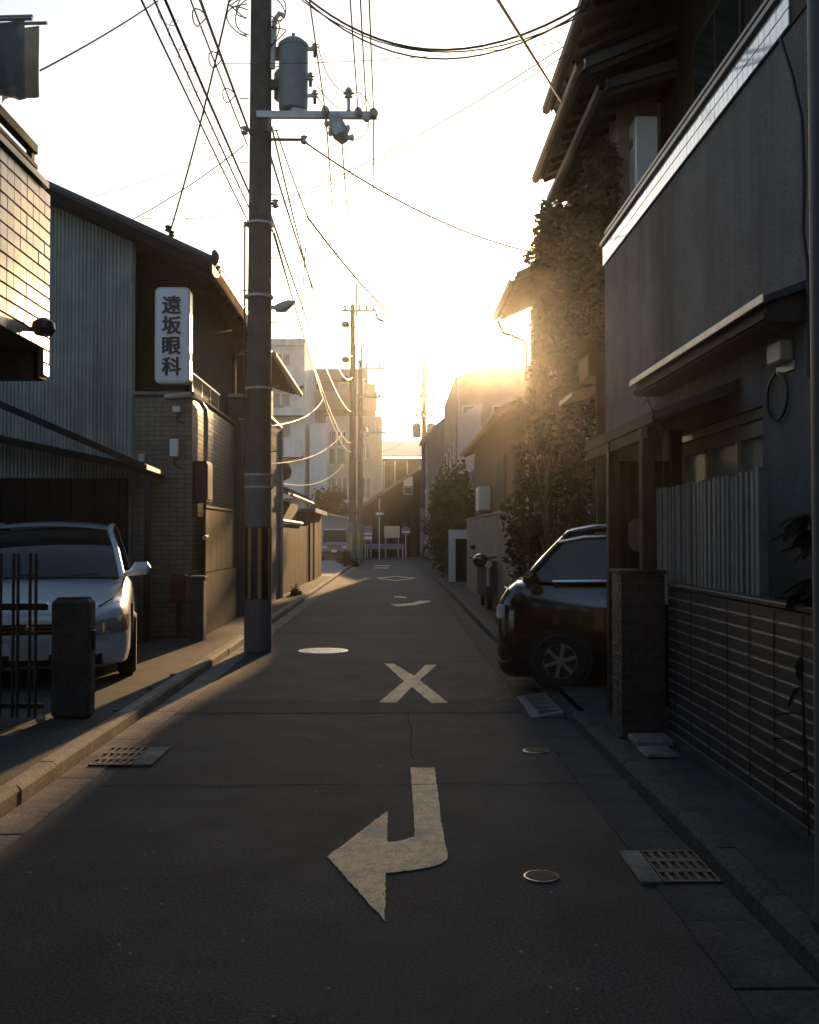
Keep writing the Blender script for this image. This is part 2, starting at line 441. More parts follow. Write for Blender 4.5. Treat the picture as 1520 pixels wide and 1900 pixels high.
for y in (7.36, 6.6, 5.8, 5.0):
    box('rail_post', M_DARKWOOD, XF-.045, XF-.005, y-.03, y+.03, 4.13, 4.27, t)
for y in (3.0, 7.4): box('column', M_CONCD, -8.2, -7.9, y-.15, y+.15, 0.1, 2.89, t)
lt = thing('wall_lamp', (XF,7.35,2.9), 'dark hooded lamp fixed low on the sunlit tile wall', 'wall lamp')
MB().lathe([(.02,0),(.06,.01),(.085,.05),(.075,.1),(.03,.13),(.01,.135)], (XF+.09,7.33,2.93), 14).build('lamp_hood', M_BLACK, lt, smooth=True)
MB().beam((XF,7.33,2.98),(XF+.09,7.33,2.98),.03,.03).build('bracket', M_BLACK, lt)

# laundry on poles above the tiled building
M_CLOTH = [mat('towel_blue_grey', (0.20,0.23,0.27), .95, var=.2, bump=.3), mat('towel_grey', (0.30,0.30,0.30), .95, var=.2, bump=.3), mat('towel_beige', (0.42,0.39,0.33), .95, var=.2, bump=.3)]
for n, (pxa, pxb, pyt, pyb, yd, lab) in enumerate(((-40,44,45,155,6.3,'dark blue-grey towel hung out to dry'), (-10,46,40,172,6.6,'grey towel hung out on the middle drying pole'), (2,73,52,183,6.9,'beige-grey towel hung out nearest the tile wall end'))):
    a, c = at_y(pxa,pyt,yd), at_y(pxb,pyt,yd); zb = at_y(pxb,pyb,yd).z
    t = thing('hanging_towel', a, lab, 'towel')
    rows = []
    for j in range(9):
        z = a.z + (zb-a.z)*j/8
        rows.append([(a.x+(c.x-a.x)*i/12 + .006*math.sin(i*1.3+j*.4)*j/8, yd + .03*math.sin(i*1.1+n)*(j/8), z + (.012*math.sin(i*.9+n*2) - .05*(i/12.)*(1 if n<2 else .2))*(j/8) + .035*(i/12-.5)) for i in range(13)])
    b = MB().grid(rows); 
    bmesh.ops.solidify(b.bm, geom=b.bm.faces[:], thickness=.012)
    b.build('cloth', M_CLOTH[n], t, smooth=True)
    MB().tube([(a.x-1.2,yd-.02,a.z-.02),(c.x+.06,yd-.02,c.z+.025)], .012, 8).build('drying_pole', M_ALU, t)
    MB().tube([(a.x-1.1,yd-.02,a.z-.02),(a.x-1.1,yd-.02,4.10)], .02, 8).build('stand', M_ALU, t)

# ================================================================== wooden house with eye clinic below
Y0 = 14.3
M_CORR = mat('corrugated_sheet', (0.25,0.265,0.25), 0.5, metal=0.1, var=0.2, scale=1.5, streak=.5, kscale=6.0, dirt=(0.15,0.15,0.135), dscale=1.4)
t = thing('clinic_house', (-3.5,Y0,0.1), 'dark two-storey house with corrugated side wall and tiled ground floor', 'house')
SL = 0.455
zr = lambda x: 5.10 + (-2.48 - x)*SL            # underside of the roof
cols = []; x = -8.6; k = 0
rows_b, rows_t = [], []
while x < -3.66:
    for dx, dy in ((0,0),(.012,-.012),(.028,-.012),(.040,0)):
        rows_b.append((x+dx, Y0+dy, 2.1)); rows_t.append((x+dx, Y0+dy, zr(x+dx)-.02))
    x += .052
MB().grid([rows_b, rows_t]).build('corrugated_wall', M_CORR, t)
box('corner_trim', mat('trim_grey', (0.2,.2,.19), .6), -3.69, -3.655, Y0-.03, Y0+.02, 0.1, zr(-3.67)-.03, t)
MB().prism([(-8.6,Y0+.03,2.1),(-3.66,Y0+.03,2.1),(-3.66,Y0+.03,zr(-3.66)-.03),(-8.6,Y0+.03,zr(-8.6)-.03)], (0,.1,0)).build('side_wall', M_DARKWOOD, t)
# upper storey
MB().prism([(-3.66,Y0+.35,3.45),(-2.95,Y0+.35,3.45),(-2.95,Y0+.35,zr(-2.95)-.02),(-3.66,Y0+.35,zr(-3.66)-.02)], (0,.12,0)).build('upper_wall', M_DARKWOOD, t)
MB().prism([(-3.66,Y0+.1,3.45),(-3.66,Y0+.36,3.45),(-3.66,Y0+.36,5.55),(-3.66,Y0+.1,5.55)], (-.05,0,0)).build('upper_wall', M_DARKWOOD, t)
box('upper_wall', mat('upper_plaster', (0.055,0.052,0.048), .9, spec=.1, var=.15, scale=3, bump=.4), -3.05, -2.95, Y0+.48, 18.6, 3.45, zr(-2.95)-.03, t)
# ground floor core
M_BTILE = mat('beige_brick_tile', (0.15,0.13,0.105), 0.32, var=0.15, scale=6, rnd=0.16)
XT = -2.822
box('wall_core', M_TILEG, -3.655, XT-.01, Y0+.01, 18.05, 0.1, 3.47, t)
tw, th = 0.208, 0.0665
tl = MB().box(.004, tw-.004, -.008, .002, .0035, th-.0035).bevel(.0015).mesh('tile', M_BTILE)
hf = MB().box(.004, tw/2-.004, -.008, .002, .0035, th-.0035).bevel(.0015).mesh('tile', M_BTILE)
nr = 50
for j in range(nr):
    z = 0.11 + j*th
    if j % 2 == 0:
        for i in range(4): place(tl, 'tile', t, loc=(-3.655+i*tw, Y0+.01, z))
    else:
        place(hf, 'tile', t, loc=(-3.655, Y0+.01, z)); place(hf, 'tile', t, loc=(-3.655+3.5*tw, Y0+.01, z))
        for i in range(3): place(tl, 'tile', t, loc=(-3.655+(i+.5)*tw, Y0+.01, z))
b = MB()
for j in range(nr):
    z = 0.11 + j*th; y = Y0 + (.0 if j % 2 else -tw/2)
    while y < 18.0:
        a, c = max(y+.004, Y0+.004), min(y+tw-.004, 18.04)
        if c - a > .02: b.box(XT-.011, XT, a, c, z+.0035, z+th-.0035)
        y += tw
b.build('tile_cladding', M_BTILE, t, kind='stuff')
box('coping', M_LGREY, -3.66, XT+.03, Y0-.02, 18.06, 3.472, 3.52, t, bev=.006)
# balcony panel over the tiled wall
box('balcony_panel', M_BROWN, XT-.04, XT-.01, Y0+.02, 16.5, 3.53, 3.76, t)
box('balcony_rail', M_ALU, XT-.05, XT+.005, Y0, 16.55, 3.765, 3.80, t, bev=.006)
for y in (14.35, 15.05, 15.75, 16.48): box('balcony_post', M_BLACK, XT-.045, XT-.005, y-.02, y+.02, 3.52, 3.765, t)
# roof with verge, eave, gutter and tile rolls
rf = MB().prism([(-2.48,13.9,5.10),(-2.48,13.9,5.22),(-8.9,13.9,zr(-8.9)+.12),(-8.9,13.9,zr(-8.9))], (0,4.9,0)).build('roof', M_ROOF, t)
MB().prism([(-2.5,13.88,5.07),(-2.5,13.88,5.20),(-8.9,13.88,zr(-8.9)+.10),(-8.9,13.88,zr(-8.9)-.03)], (0,-.04,0)).build('verge_board', M_DARKWOOD, rf)
MB().tube([(-2.46,13.9,5.25),(-8.9,13.9,zr(-8.9)+.16)], .06, 8).build('verge_tile_roll', M_ROOF, rf)
for i in range(18):
    y = 14.1 + i*.26
    MB().tube([(-2.46,y,5.25),(-8.9,y,zr(-8.9)+.15)], .05, 6).build('tile_roll', M_ROOF, rf)
MB().lathe([(.02,0),(.1,.01),(.11,.05),(.06,.09),(.01,.1)], (-2.47,13.82,5.27), 10, 'x').build('end_tile', M_ROOF, rf, smooth=True)
for i in range(11):
    y = 14.05 + i*.44
    MB().beam((-2.55,y,5.06),(-3.0,y,zr(-3.0)-.04),.05,.07).build('rafter', M_DARKWOOD, rf)
MB().prism([(-2.55,18.72,4.6),(-2.55,18.72,5.09),(-8,18.72,zr(-8)-.03),(-8,18.72,4.6)], (0,.05,0)).build('sun_gap_filler', M_DARKWOOD, t)  # unseen filler added to keep sun off the clinic's upper wall
M_GUT = mat('copper_gutter', (0.30,0.20,0.11), 0.3, metal=0.7, var=0.2)
g = MB(); pr = [(-.06,.05),(-.055,0),(-.03,-.045),(.0,-.05),(.03,-.045),(.055,0),(.06,.05)]
g.grid([[(-2.42+px_, y, 5.07+pz) for px_, pz in pr] for y in (13.9, 18.9)])
bmesh.ops.solidify(g.bm, geom=g.bm.faces[:], thickness=.006)
g.build('eave_gutter', M_GUT, rf)
MB().tube([(-2.42,18.35,5.03),(-2.52,18.35,4.9),(-2.85,18.35,4.75),(-2.87,18.35,4.6),(-2.87,18.35,2.3)], .035, 8).build('downpipe', M_GUT, t, smooth=True)
# pipework and boxes on the road side wall
MB().tube([(-3.2,Y0-.03,3.44),(-2.86,Y0-.05,3.47),(-2.76,14.55,3.42),(-2.76,14.95,3.36),(-2.76,15.0,3.2),(-2.76,15.0,1.6),(-2.72,14.9,1.5),(-2.70,14.6,1.48)], .035, 8).build('drainpipe', M_PVC, t, smooth=True)
MB().tube([(-2.74,15.06,2.5),(-2.74,15.06,2.15),(-2.70,15.0,2.06),(-2.69,14.8,2.02)], .03, 8).build('drainpipe', M_ALU, t, smooth=True)
hx = thing('meter_cabinet', (-2.7,14.7,1.95), 'black metal meter cabinet mounted on the tiled clinic wall', 'meter cabinet')
box('cabinet', M_BLACK, XT+.003, -2.64, 14.42, 14.86, 1.98, 2.56, hx, bev=.01)
box('cabinet_door', M_BLACK, -2.638, -2.628, 14.45, 14.83, 2.02, 2.52, hx, bev=.003)
for (a, c, z0, z1, lab) in ((317,333,815,848,'white rectangular meter box on the beige brick tiles'),(322,337,755,766,'tiny white junction box high on the brick tiles'),(259,271,843,857,'small grey junction box at the corner of the brick tiles')):
    p, q = at_y(a,z1,Y0), at_y(c,z0,Y0)
    o = thing('wall_box', (p.x,Y0,p.z), lab, 'wall box')
    box('case', M_WHITE if a > 300 else M_PVC, p.x, q.x, Y0-.08, Y0, p.z, q.z, o, bev=.008)
    MB().tube([((p.x+q.x)/2,Y0-.03,p.z),((p.x+q.x)/2,Y0-.03,p.z-.12),((p.x+q.x)/2+.1,Y0-.03,p.z-.16)], .01, 6).build('conduit', M_CABLE, o)
# brown panel gate, low wall and gate pillar
gt = thing('brown_gate', (-2.7,15.8,0.1), 'rust brown solid panel gate beside the brick tiled wall', 'gate')
for i in range(6):
    box('gate_board', M_BROWN, -2.72, -2.70, 14.7+i*.44, 15.13+i*.44, .98, 1.90, gt, bev=.004)
box('top_rail', M_BROWN, -2.735, -2.685, 14.66, 17.36, 1.905, 1.94, gt, bev=.004)
box('low_wall', M_CONCD, -2.76, -2.68, 14.62, 17.4, .1, .97, gt)
pl = thing('gate_pillar', (-2.6,13.95,.1), 'dark stone gate pillar with a sunlit edge before the brown gate', 'gate pillar')
box('shaft', M_CONCD, -2.74, -2.56, 13.8, 14.05, .1, .92, pl, bev=.012)
box('cap', M_CONCD, -2.76, -2.54, 13.78, 14.07, .923, .965, pl, bev=.01)
rb = thing('post_box', (-2.95,14.05,.1), 'dark red letter box on a post against the brick tiles', 'letter box')
box('case', mat('dark_red', (0.16,0.02,0.015), .45, var=.15), -3.06, -2.84, 14.0, 14.22, .62, .98, rb, bev=.02)
box('flap', M_BLACK, -3.02, -2.88, 13.985, 13.998, .86, .89, rb); box('post', M_BLACK, -2.98, -2.92, 14.08, 14.14, .1, .62, rb)

# illuminated-type sign board
p, q = at_y(287,711,13.55), at_y(353,533,13.55)
s = thing('clinic_sign', ((p.x+q.x)/2,13.55,p.z), 'white upright sign box with four black Japanese characters', 'sign')
def rrect(x0, x1, z0, z1, r, y, n=5):
    pts = []
    for cx_, cz_, a0 in ((x1-r,z1-r,0),(x0+r,z1-r,90),(x0+r,z0+r,180),(x1-r,z0+r,270)):
        for i in range(n+1):
            a = R(a0 + 90*i/n); pts.append((cx_+r*math.cos(a), y, cz_+r*math.sin(a)))
    return pts
MB().prism(rrect(p.x,q.x,p.z,q.z,.07,13.55), (0,.17,0)).build('case', mat('sign_frame', (0.55,0.5,0.42), .35, var=.1), s)
MB().prism(rrect(p.x+.025,q.x-.025,p.z+.025,q.z-.025,.06,13.548), (0,-.006,0)).build('face', mat('sign_face', (0.66,0.64,0.66), .35, var=.05, scale=3), s)
M_INK = mat('sign_ink', (0.012,0.012,0.015), .5)
cw = (q.x-p.x); H = q.z-p.z
for i, ch in enumerate('遠坂眼科'):
    cu = bpy.data.curves.new('character', 'FONT'); cu.body = ch; cu.size = cw*.56
    cu.align_x = 'CENTER'; cu.align_y = 'CENTER'; cu.extrude = .002; cu.offset = 0.0
    ob = bpy.data.objects.new('character', cu); COL.objects.link(ob)
    bpy.context.view_layer.update()
    me = bpy.data.meshes.new_from_object(ob.evaluated_get(bpy.context.evaluated_depsgraph_get()))
    bpy.data.objects.remove(ob)
    xs = [v.co.x for v in me.vertices]; ys = [v.co.y for v in me.vertices]
    mx_, my_ = (min(xs)+max(xs))/2, (min(ys)+max(ys))/2
    cz = q.z - H*(.185 + .213*i)
    for v in me.vertices:
        v.co = Vector(((p.x+q.x)/2 - cw*.02 + v.co.x-mx_, 13.5385 - v.co.z, cz + v.co.y-my_))
    bb = bmesh.new(); bb.from_mesh(me); d_ = cw*.021
    for q_, (dx_, dz_) in enumerate(((d_,0),(-d_,0),(0,d_*.6),(0,-d_*.6),(d_*.7,d_*.5),(-d_*.7,d_*.5),(d_*.7,-d_*.5),(-d_*.7,-d_*.5))):
        m2_ = me.copy(); m2_.transform(Matrix.Translation((dx_, -.0004*(q_+1), dz_))); bb.from_mesh(m2_); bpy.data.meshes.remove(m2_)
    bb.to_mesh(me); bb.free()
    me.materials.clear(); me.materials.append(M_INK)
    place(me, 'character', s)
for z in (p.z+.25, q.z-.25):
    MB().beam((p.x+.05,13.64,z),(p.x-.02,14.66,z),.035,.035).build('bracket', M_BLACK, s)

# ------------------------------------------------------------------ carport
cp = thing('carport', (-4.5,13,.1), 'dark lean-to carport roof over the silver car', 'carport')
zc = lambda x: 2.41 + (-3.2 - x)*.212
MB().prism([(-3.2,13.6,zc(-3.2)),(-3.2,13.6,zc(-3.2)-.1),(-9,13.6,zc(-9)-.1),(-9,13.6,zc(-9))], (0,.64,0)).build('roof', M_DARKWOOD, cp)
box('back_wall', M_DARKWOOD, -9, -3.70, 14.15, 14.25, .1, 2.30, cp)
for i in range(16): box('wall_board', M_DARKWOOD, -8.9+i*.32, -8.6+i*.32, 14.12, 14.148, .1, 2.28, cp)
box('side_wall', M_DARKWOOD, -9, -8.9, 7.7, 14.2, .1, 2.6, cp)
for x in (-3.28, -6.9): box('column', M_BLACK, x-.04, x+.04, 13.62, 13.70, .1, zc(x)-.1, cp)
a, c = at_y(-60,724,10.6), at_y(268,866,10.6)
bm_ = thing('stair_beam', (c.x,10.6,.1), 'dark slanting steel beam crossing in front of the corrugated wall', 'beam')
MB().beam(a, c, .06, .07).build('beam', M_BLACK, bm_)
MB().beam((c.x,10.6,c.z),(c.x-.5,13.6,zc(c.x-.5)-.05),.05,.05).build('brace', M_BLACK, bm_)
MB().beam((a.x,10.6,a.z),(a.x,10.6,.1),.07,.07,(0,1,0)).build('column', M_BLACK, bm_)

# ------------------------------------------------------------------ folding gate, gate post
fg = thing('folding_gate', (-3.0,7.75,.1), 'black iron folding gate of upright bars before the silver car', 'gate')
for i, px in enumerate((5, 23, 37, 54, 70, -14, -32, -50)):
    p = at_y(px, 1026, 7.75); x = p.x; y = 7.75 + (.03 if i % 2 else -.03)
    MB().tube([(x,y,.14),(x+.0,y,p.z)], .0125, 8).build('bar', M_BLACK, fg, smooth=True)
zz = at_y(40,1128,7.75).z
xr = at_y(83,1128,7.75).x
box('rail', M_BLACK, -4.2, xr, 7.80, 7.835, zz-.022, zz+.03, fg, bev=.004)
box('rail', M_BLACK, -4.2, xr-.02, 7.80, 7.83, .2, .235, fg, bev=.004)
wx = at_y(75,1320,7.7).x
MB().lathe([(.01,-.015),(.035,-.012),(.035,.012),(.01,.015)], (wx,7.7,.14), 12, 'y').build('caster', M_STEEL, fg)
gp_ = thing('gate_post', (-2.5,7.9,.1), 'squat dark concrete gate post next to the folding gate', 'gate post')
p, q = at_y(92,1350,7.9), at_y(174,1112,7.9)
box('shaft', M_CONCD, p.x, q.x-.03, 7.9, 8.08, .1, q.z, gp_, bev=.03)
box('cap', M_CONCD, p.x+.03, q.x-.06, 7.94, 8.04, q.z+.001, q.z+.014, gp_, bev=.004)
box('latch', M_BLACK, q.x-.029, q.x, 7.93, 7.97, .62, .78, gp_, bev=.004)

# ================================================================== pale rendered house and sheds farther on
t = thing('rendered_house', (-2.6,20,0.1), 'pale grey rendered house behind the leading utility pole', 'house')
box('wall', M_PALEG, -8, -2.6, 18.62, 23.4, .1, 3.95, t)
box('wall', M_PALEG, -8, -2.6, 18.1, 18.615, .1, 3.95, t)
box('coping', M_WHITE, -8, -2.56, 18.08, 23.42, 3.953, 4.02, t, bev=.008)
box('upper_wall', M_DARKWOOD, -8, -2.75, 18.7, 23.2, 4.02, 4.9, t)
rf = MB().prism([(-2.25,18.6,4.80),(-2.25,18.6,4.90),(-7,18.6,6.6),(-7,18.6,6.5)], (0,5.3,0)).build('roof', M_ROOF, t)
MB().tube([(-2.2,18.6,4.82),(-2.2,24.0,4.82)], .05, 8).build('eave_gutter', M_GUT, rf)
for i in range(12): MB().beam((-2.3,18.75+i*.44,4.79),(-2.85,18.75+i*.44,4.97),.045,.06).build('rafter', M_WOOD, rf)
w = box('window', M_ALU, -2.604, -2.58, 19.4, 20.7, 1.3, 2.4, t)
box('pane', M_GLASS, -2.585, -2.574, 19.45, 20.03, 1.35, 2.35, w); box('pane', M_GLASS, -2.585, -2.574, 20.07, 20.65, 1.35, 2.35, w)
MB().tube([(-2.56,23.3,3.9),(-2.56,23.3,.1)], .035, 8).build('downpipe', M_PVC, t, smooth=True)
box('corner_trim', M_WHITE, -2.61, -2.55, 23.36, 23.43, .1, 3.9, t)
dsh = thing('satellite_dish', (-2.5,23.6,2.7), 'small dark round dish on the far corner of the pale house', 'satellite dish')
p = at_y(524,875,23.6)
MB().lathe([(.02,0),(.12,.02),(.2,.07),(.21,.075),(.12,.04),(.02,.02)], (p.x,23.55,p.z), 16, 'y').build('dish', M_BLACK, dsh, smooth=True)
MB().beam((p.x,23.6,p.z),(-2.6,23.4,p.z-.05),.03,.03).build('arm', M_BLACK, dsh)

t = thing('brown_shed', (-2.65,27,.1), 'low brown plank wall and shed with tiled roof after the pale house', 'shed')
for i in range(20): box('plank', M_BROWN if i % 3 else M_DARKWOOD, -2.69, -2.65, 23.6+i*.395, 23.985+i*.395, .1, 1.8, t)
box('sill_wall', M_CONCD, -2.72, -2.64, 31.1, 31.62, .1, 1.85, t)
MB().tube([(-2.62,23.6,1.86),(-2.62,29.0,1.86)], .05, 8).build('gutter_pipe', M_ALU, t)
box('body', M_DARKWOOD, -7, -2.95, 23.7, 31.4, .1, 2.45, t)
rf = MB().prism([(-2.45,23.6,2.45),(-2.45,23.6,2.53),(-6,23.6,4.0),(-6,23.6,3.9)], (0,6.6,0)).build('roof', M_ROOF, t)
MB().tube([(-2.40,24.0,2.46),(-2.40,30.2,2.46)], .045, 8).build('eave_gutter', M_GUT, rf)
for i in range(20): MB().tube([(-2.43,23.75+i*.33,2.56),(-6,23.75+i*.33,4.03)], .045, 6).build('tile_roll', M_ROOF, rf)
t = thing('dark_storehouse', (-2.6,33.5,.1), 'narrow dark storehouse with pale roof edge at the parking lot', 'shed')
box('wall', M_DARKWOOD, -6, -2.6, 31.75, 36.6, .1, 2.25, t)
box('roof', M_ROOF, -6.2, -2.45, 31.6, 36.8, 2.253, 2.36, t)
box('fascia', M_WHITE, -2.449, -2.42, 31.6, 36.8, 2.24, 2.37, t)
box('door', M_BROWN, -2.598, -2.57, 33.0, 34.4, .1, 1.95, t)

# ================================================================== right side: grey house with tiled parapet
XW = 2.3
t = thing('grey_house', (XW,7,0.1), 'dark grey rendered house with white tiled parapet and window canopy', 'house')
# street wall built round the window and garage openings
WY0, WY1, WZ0, WZ1 = 6.35, 8.42, 1.05, 2.32
GY0 = 8.75
box('wall', M_GREYW, XW, XW+.2, 1.0, WY0, .1, 4.45, t)
box('wall', M_GREYW, XW, XW+.2, WY0, WY1, WZ1, 4.45, t)
box('wall', M_GREYW, XW, XW+.2, WY0, WY1, .1, WZ0, t)
box('wall', M_GREYW, XW, XW+.2, WY1, GY0, .1, 4.45, t)
box('wall', M_GREYW, XW, XW+.2, GY0, 11.1, 2.5, 4.45, t)
box('far_wall', M_GREYW, XW+.2, 8, 11.0, 11.1, 2.5, 4.45, t)
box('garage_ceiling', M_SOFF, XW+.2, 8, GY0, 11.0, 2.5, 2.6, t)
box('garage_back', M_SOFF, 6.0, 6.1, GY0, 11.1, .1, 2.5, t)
box('partition', M_GREYW, XW+.2, 6.0, GY0-.15, GY0-.02, .1, 2.5, t)
box('terrace_floor', M_CONCD, XW+.01, 8, 1.0, 11.08, 4.451, 4.55, t)
# parapet: two rows of glazed white tiles under a dark coping
box('parapet', M_TILEG, XW-.012, XW+.15, 1.0, 11.11, 4.452, 4.665, t)
M_WTILE = mat('white_glazed_tile', (0.80,0.79,0.76), 0.07, var=0.05, scale=10, rnd=0.07, spec=1.0, coat=1.0)
tw = .098
tl = MB().box(XW-.022, XW-.0125, .002, tw-.002, .003, .101).bevel(.002).mesh('parapet_tile', M_WTILE)
for j in range(2):
    for i in range(54): place(tl, 'parapet_tile', t, loc=(random.uniform(-.001,.001), 11.11-(i+1)*tw, 4.455+j*.105))
box('coping', M_BLACK, XW-.05, XW+.2, 1.0, 11.14, 4.668, 4.72, t, bev=.008)
box('rail', M_BLACK, XW+.0, XW+.05, 1.0, 11.12, 4.80, 4.84, t, bev=.006)
for i in range(9): box('rail_post', M_BLACK, XW+.01, XW+.04, 2.0+i*1.12, 2.03+i*1.12, 4.72, 4.80, t)
# window
M_FRAME = mat('bronze_frame', (0.36,0.33,0.28), .4, metal=.4, var=.1)
w = box('window', mat('frosted_pane', (0.22,0.24,0.225), .45, var=.1), XW+.09, XW+.10, WY0+.02, WY1-.02, WZ0+.02, WZ1-.02, t)
box('frame', M_FRAME, XW+.04, XW+.12, WY0, WY1, WZ1-.06, WZ1, w); box('frame', M_FRAME, XW+.04, XW+.12, WY0, WY1, WZ0, WZ0+.05, w)
for y in (WY0+.03, 6.98, 7.65, WY1-.05): box('mullion', M_FRAME, XW+.045, XW+.115, y-.018, y+.018, WZ0+.05, WZ1-.06, w)
for y0, y1 in ((6.42,6.95),(7.02,7.62),(7.69,8.33)):
    box('blind', mat('pale_blind', (0.34,0.31,0.25), .8), XW+.06, XW+.07, y0, y1, WZ1-.17, WZ1-.07, w)
# canopy over the window
c = thing('window_canopy', (2.05,7.2,2.8), 'long shallow canopy with pale metal edge over the side window', 'canopy')
MB().prism([(2.05,5.62,2.80),(2.05,5.62,2.835),(XW-.002,5.62,2.93),(XW-.002,5.62,2.88)], (0,3.18,0)).build('sheet', mat('canopy_sheet', (0.09,0.10,0.12), .5, metal=.3), c)
MB().box(2.035,2.049,5.60,8.82,2.795,2.845).bevel(.003).build('edge_strip', mat('aged_zinc', (0.34,0.32,0.29), .45, metal=.5, var=.25, scale=12), c)
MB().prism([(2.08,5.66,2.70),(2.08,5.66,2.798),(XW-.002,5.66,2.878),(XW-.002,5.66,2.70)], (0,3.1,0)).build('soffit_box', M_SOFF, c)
box('moulding', M_WOOD, 2.06, 2.078, 5.65, 8.78, 2.715, 2.75, c)
o = thing('wall_light', (XW,6.1,2.55), 'small pale box light on the grey wall beneath the canopy', 'wall light')
p, q = at_x(1431,681,XW-.05), at_x(1458,628,XW-.05)
box('case', mat('cream_plastic', (0.42,0.37,0.28), .5), XW-.08, XW, min(p.y,q.y), max(p.y,q.y), p.z, q.z, o, bev=.012)
box('base_plate', M_PVC, XW-.012, XW-.002, min(p.y,q.y)-.02, max(p.y,q.y)+.02, p.z-.05, p.z-.002, o)
zl = p.z-.06
MB().tube([(XW-.02,6.05+.16*math.cos(a), zl-.12+.14*math.sin(a)) for a in [R(100+i*20) for i in range(18)]], .009, 6).build('cable_loop', M_CABLE, o)
cw_ = [at_x(1448,70,XW-.03), at_x(1470,140,XW-.03), at_x(1488,220,XW-.03), at_x(1492,330,XW-.03), at_x(1490,430,XW-.03), at_x(1499,500,XW-.03), at_x(1500,545,XW-.03), at_x(1502,700,XW-.03)]
MB().tube(cw_, .012, 6).build('wall_cable', M_CABLE, None, 'thick black cable drooping down the grey wall beside the canopy', 'cable')
wc = [at_x(1190,722,XW-.03), at_x(1200,735,XW-.03), at_x(1206,750,XW-.03), at_x(1195,752,XW-.03), at_x(1198,742,XW-.03), at_x(1209,758,XW-.03), at_x(1212,772,XW-.03), at_x(1204,780,XW-.03), at_x(1212,790,XW-.03)]
MB().tube(wc, .008, 6).build('coiled_wire', M_CABLE, None, 'loose coiled wire hanging under the far end of the canopy', 'cable')

# slatted fence along the kerb: dark boards with pale metal ledges
f = thing('slat_fence', (1.9,5.9,.1), 'dark wall of horizontal boards with thin pale ledges along the kerb', 'fence')
M_BOARD = mat('black_board', (0.022,0.021,0.022), 0.5, var=0.3, scale=12, bump=.2)
M_LEDGE = mat('ledge_metal', (0.45,0.43,0.41), 0.35, metal=0.6, var=0.35, scale=25)
n = 14; z0, z1 = .155, 1.145; h = (z1-z0)/n
box('backing', M_BLACK, 1.925, 1.98, 4.55, 7.08, .1, 1.14, f)
for i in range(n):
    dz = random.uniform(-.0015,.0015)
    box('board', M_BOARD, 1.9+random.uniform(-.002,.002), 1.924, 4.55, 7.09, z0+i*h+.007, z0+(i+1)*h-.003, f, bev=.003)
    pth = [(1.908, 4.55+.212*k, z0+i*h+.0025+dz+random.uniform(-.0016,.0016)) for k in range(13)]
    MB().tube(pth, [random.uniform(.0052,.0068) for k in pth], 4).build('ledge', M_LEDGE, f)
for i in range(7): box('joint_cover', M_BOARD, 1.896, 1.8995, 4.75+i*.36, 4.757+i*.36, z0+.01, z1-.01, f)
box('coping', M_BOARD, 1.89, 1.985, 4.54, 7.09, 1.147, 1.175, f, bev=.005)
box('footing', M_CONCD, 1.86, 2.0, 4.5, 7.09, .1, .15, f)
# upright slat screen behind
s = thing('slat_screen', (1.99,6.7,.1), 'tall screen of narrow upright grey slats behind the dark fence', 'screen')
M_SLAT = mat('grey_slat', (0.19,0.185,0.175), .6, var=.2, scale=10, rnd=.15)
for i in range(25):
    y = 5.66 + i*.0855
    y += random.uniform(-.006,.006); xx = random.uniform(-.004,.004)
    box('slat', M_SLAT, 1.995+xx, 2.02+xx, y, y+random.uniform(.05,.058), 1.0, 1.86+random.uniform(-.012,.008), s)
for z in (1.25, 1.72): box('cross_rail', M_BLACK, 2.021, 2.045, 5.6, 7.82, z, z+.04, s)
box('end_post', M_SLAT, 1.995, 2.05, 5.58, 5.64, .1, 1.88, s, bev=.004)
box('end_post', M_BLACK, 1.99, 2.06, 7.80, 7.87, .1, 1.88, s, bev=.004)
# brick pillar
bp = thing('brick_pillar', (1.72,7.25,.1), 'dark brick gate pillar with pale mortar joints', 'gate pillar')
M_BRICK = mat('dark_brick', (0.040,0.030,0.026), .6, var=.3, scale=20, rnd=.25, bump=.3)
px0, px1, py0, py1 = 1.575, 1.885, 7.11, 7.42
box('mortar_core', mat('mortar', (0.115,0.105,0.09), .9), px0+.005, px1-.005, py0+.005, py1-.005, .1, 1.235, bp)
bw, bh = .1033, .0615
fb = MB().box(.0022, bw-.0022, 0, .05, .002, bh-.002).bevel(.002).mesh('brick', M_BRICK)
fh = MB().box(.0022, bw/2-.0022, 0, .05, .002, bh-.002).bevel(.002).mesh('brick', M_BRICK)
sb = MB().box(0, .05, .0022, bw-.0022, .002, bh-.002).bevel(.002).mesh('brick', M_BRICK)
for j in range(18):
    z = .125 + j*bh
    if j % 2 == 0:
        for i in range(3): place(fb, 'brick', bp, loc=(px0+i*bw, py0, z))
        for i in range(2): place(sb, 'brick', bp, loc=(px0, py0+.055+i*bw, z))
    else:
        place(fh, 'brick', bp, loc=(px0, py0, z)); place(fh, 'brick', bp, loc=(px0+2.5*bw, py0, z))
        for i in range(2): place(fb, 'brick', bp, loc=(px0+(i+.5)*bw, py0, z))
        for i in range(2): place(sb, 'brick', bp, loc=(px0, py0+.1+i*bw, z))
box('cap', M_CONCD, px0-.012, px1+.012, py0-.012, py1+.012, 1.237, 1.265, bp, bev=.006)
box('plinth', M_CONCD, px0-.02, px1+.02, py0-.02, py1+.02, .1, .124, bp, bev=.004)
for k, (x0,x1,y0,y1,z1) in enumerate(((1.60,1.86,6.78,7.05,.15),(1.585,1.80,6.45,6.74,.125))):
    box('step_stone', M_CONC, x0,x1,y0,y1,.101,z1, None, bev=.012, label=('pale stepping stone at the foot of the brick pillar' if k==0 else 'low stepping stone between the pillar foot and the kerb'), cat='stepping stone')
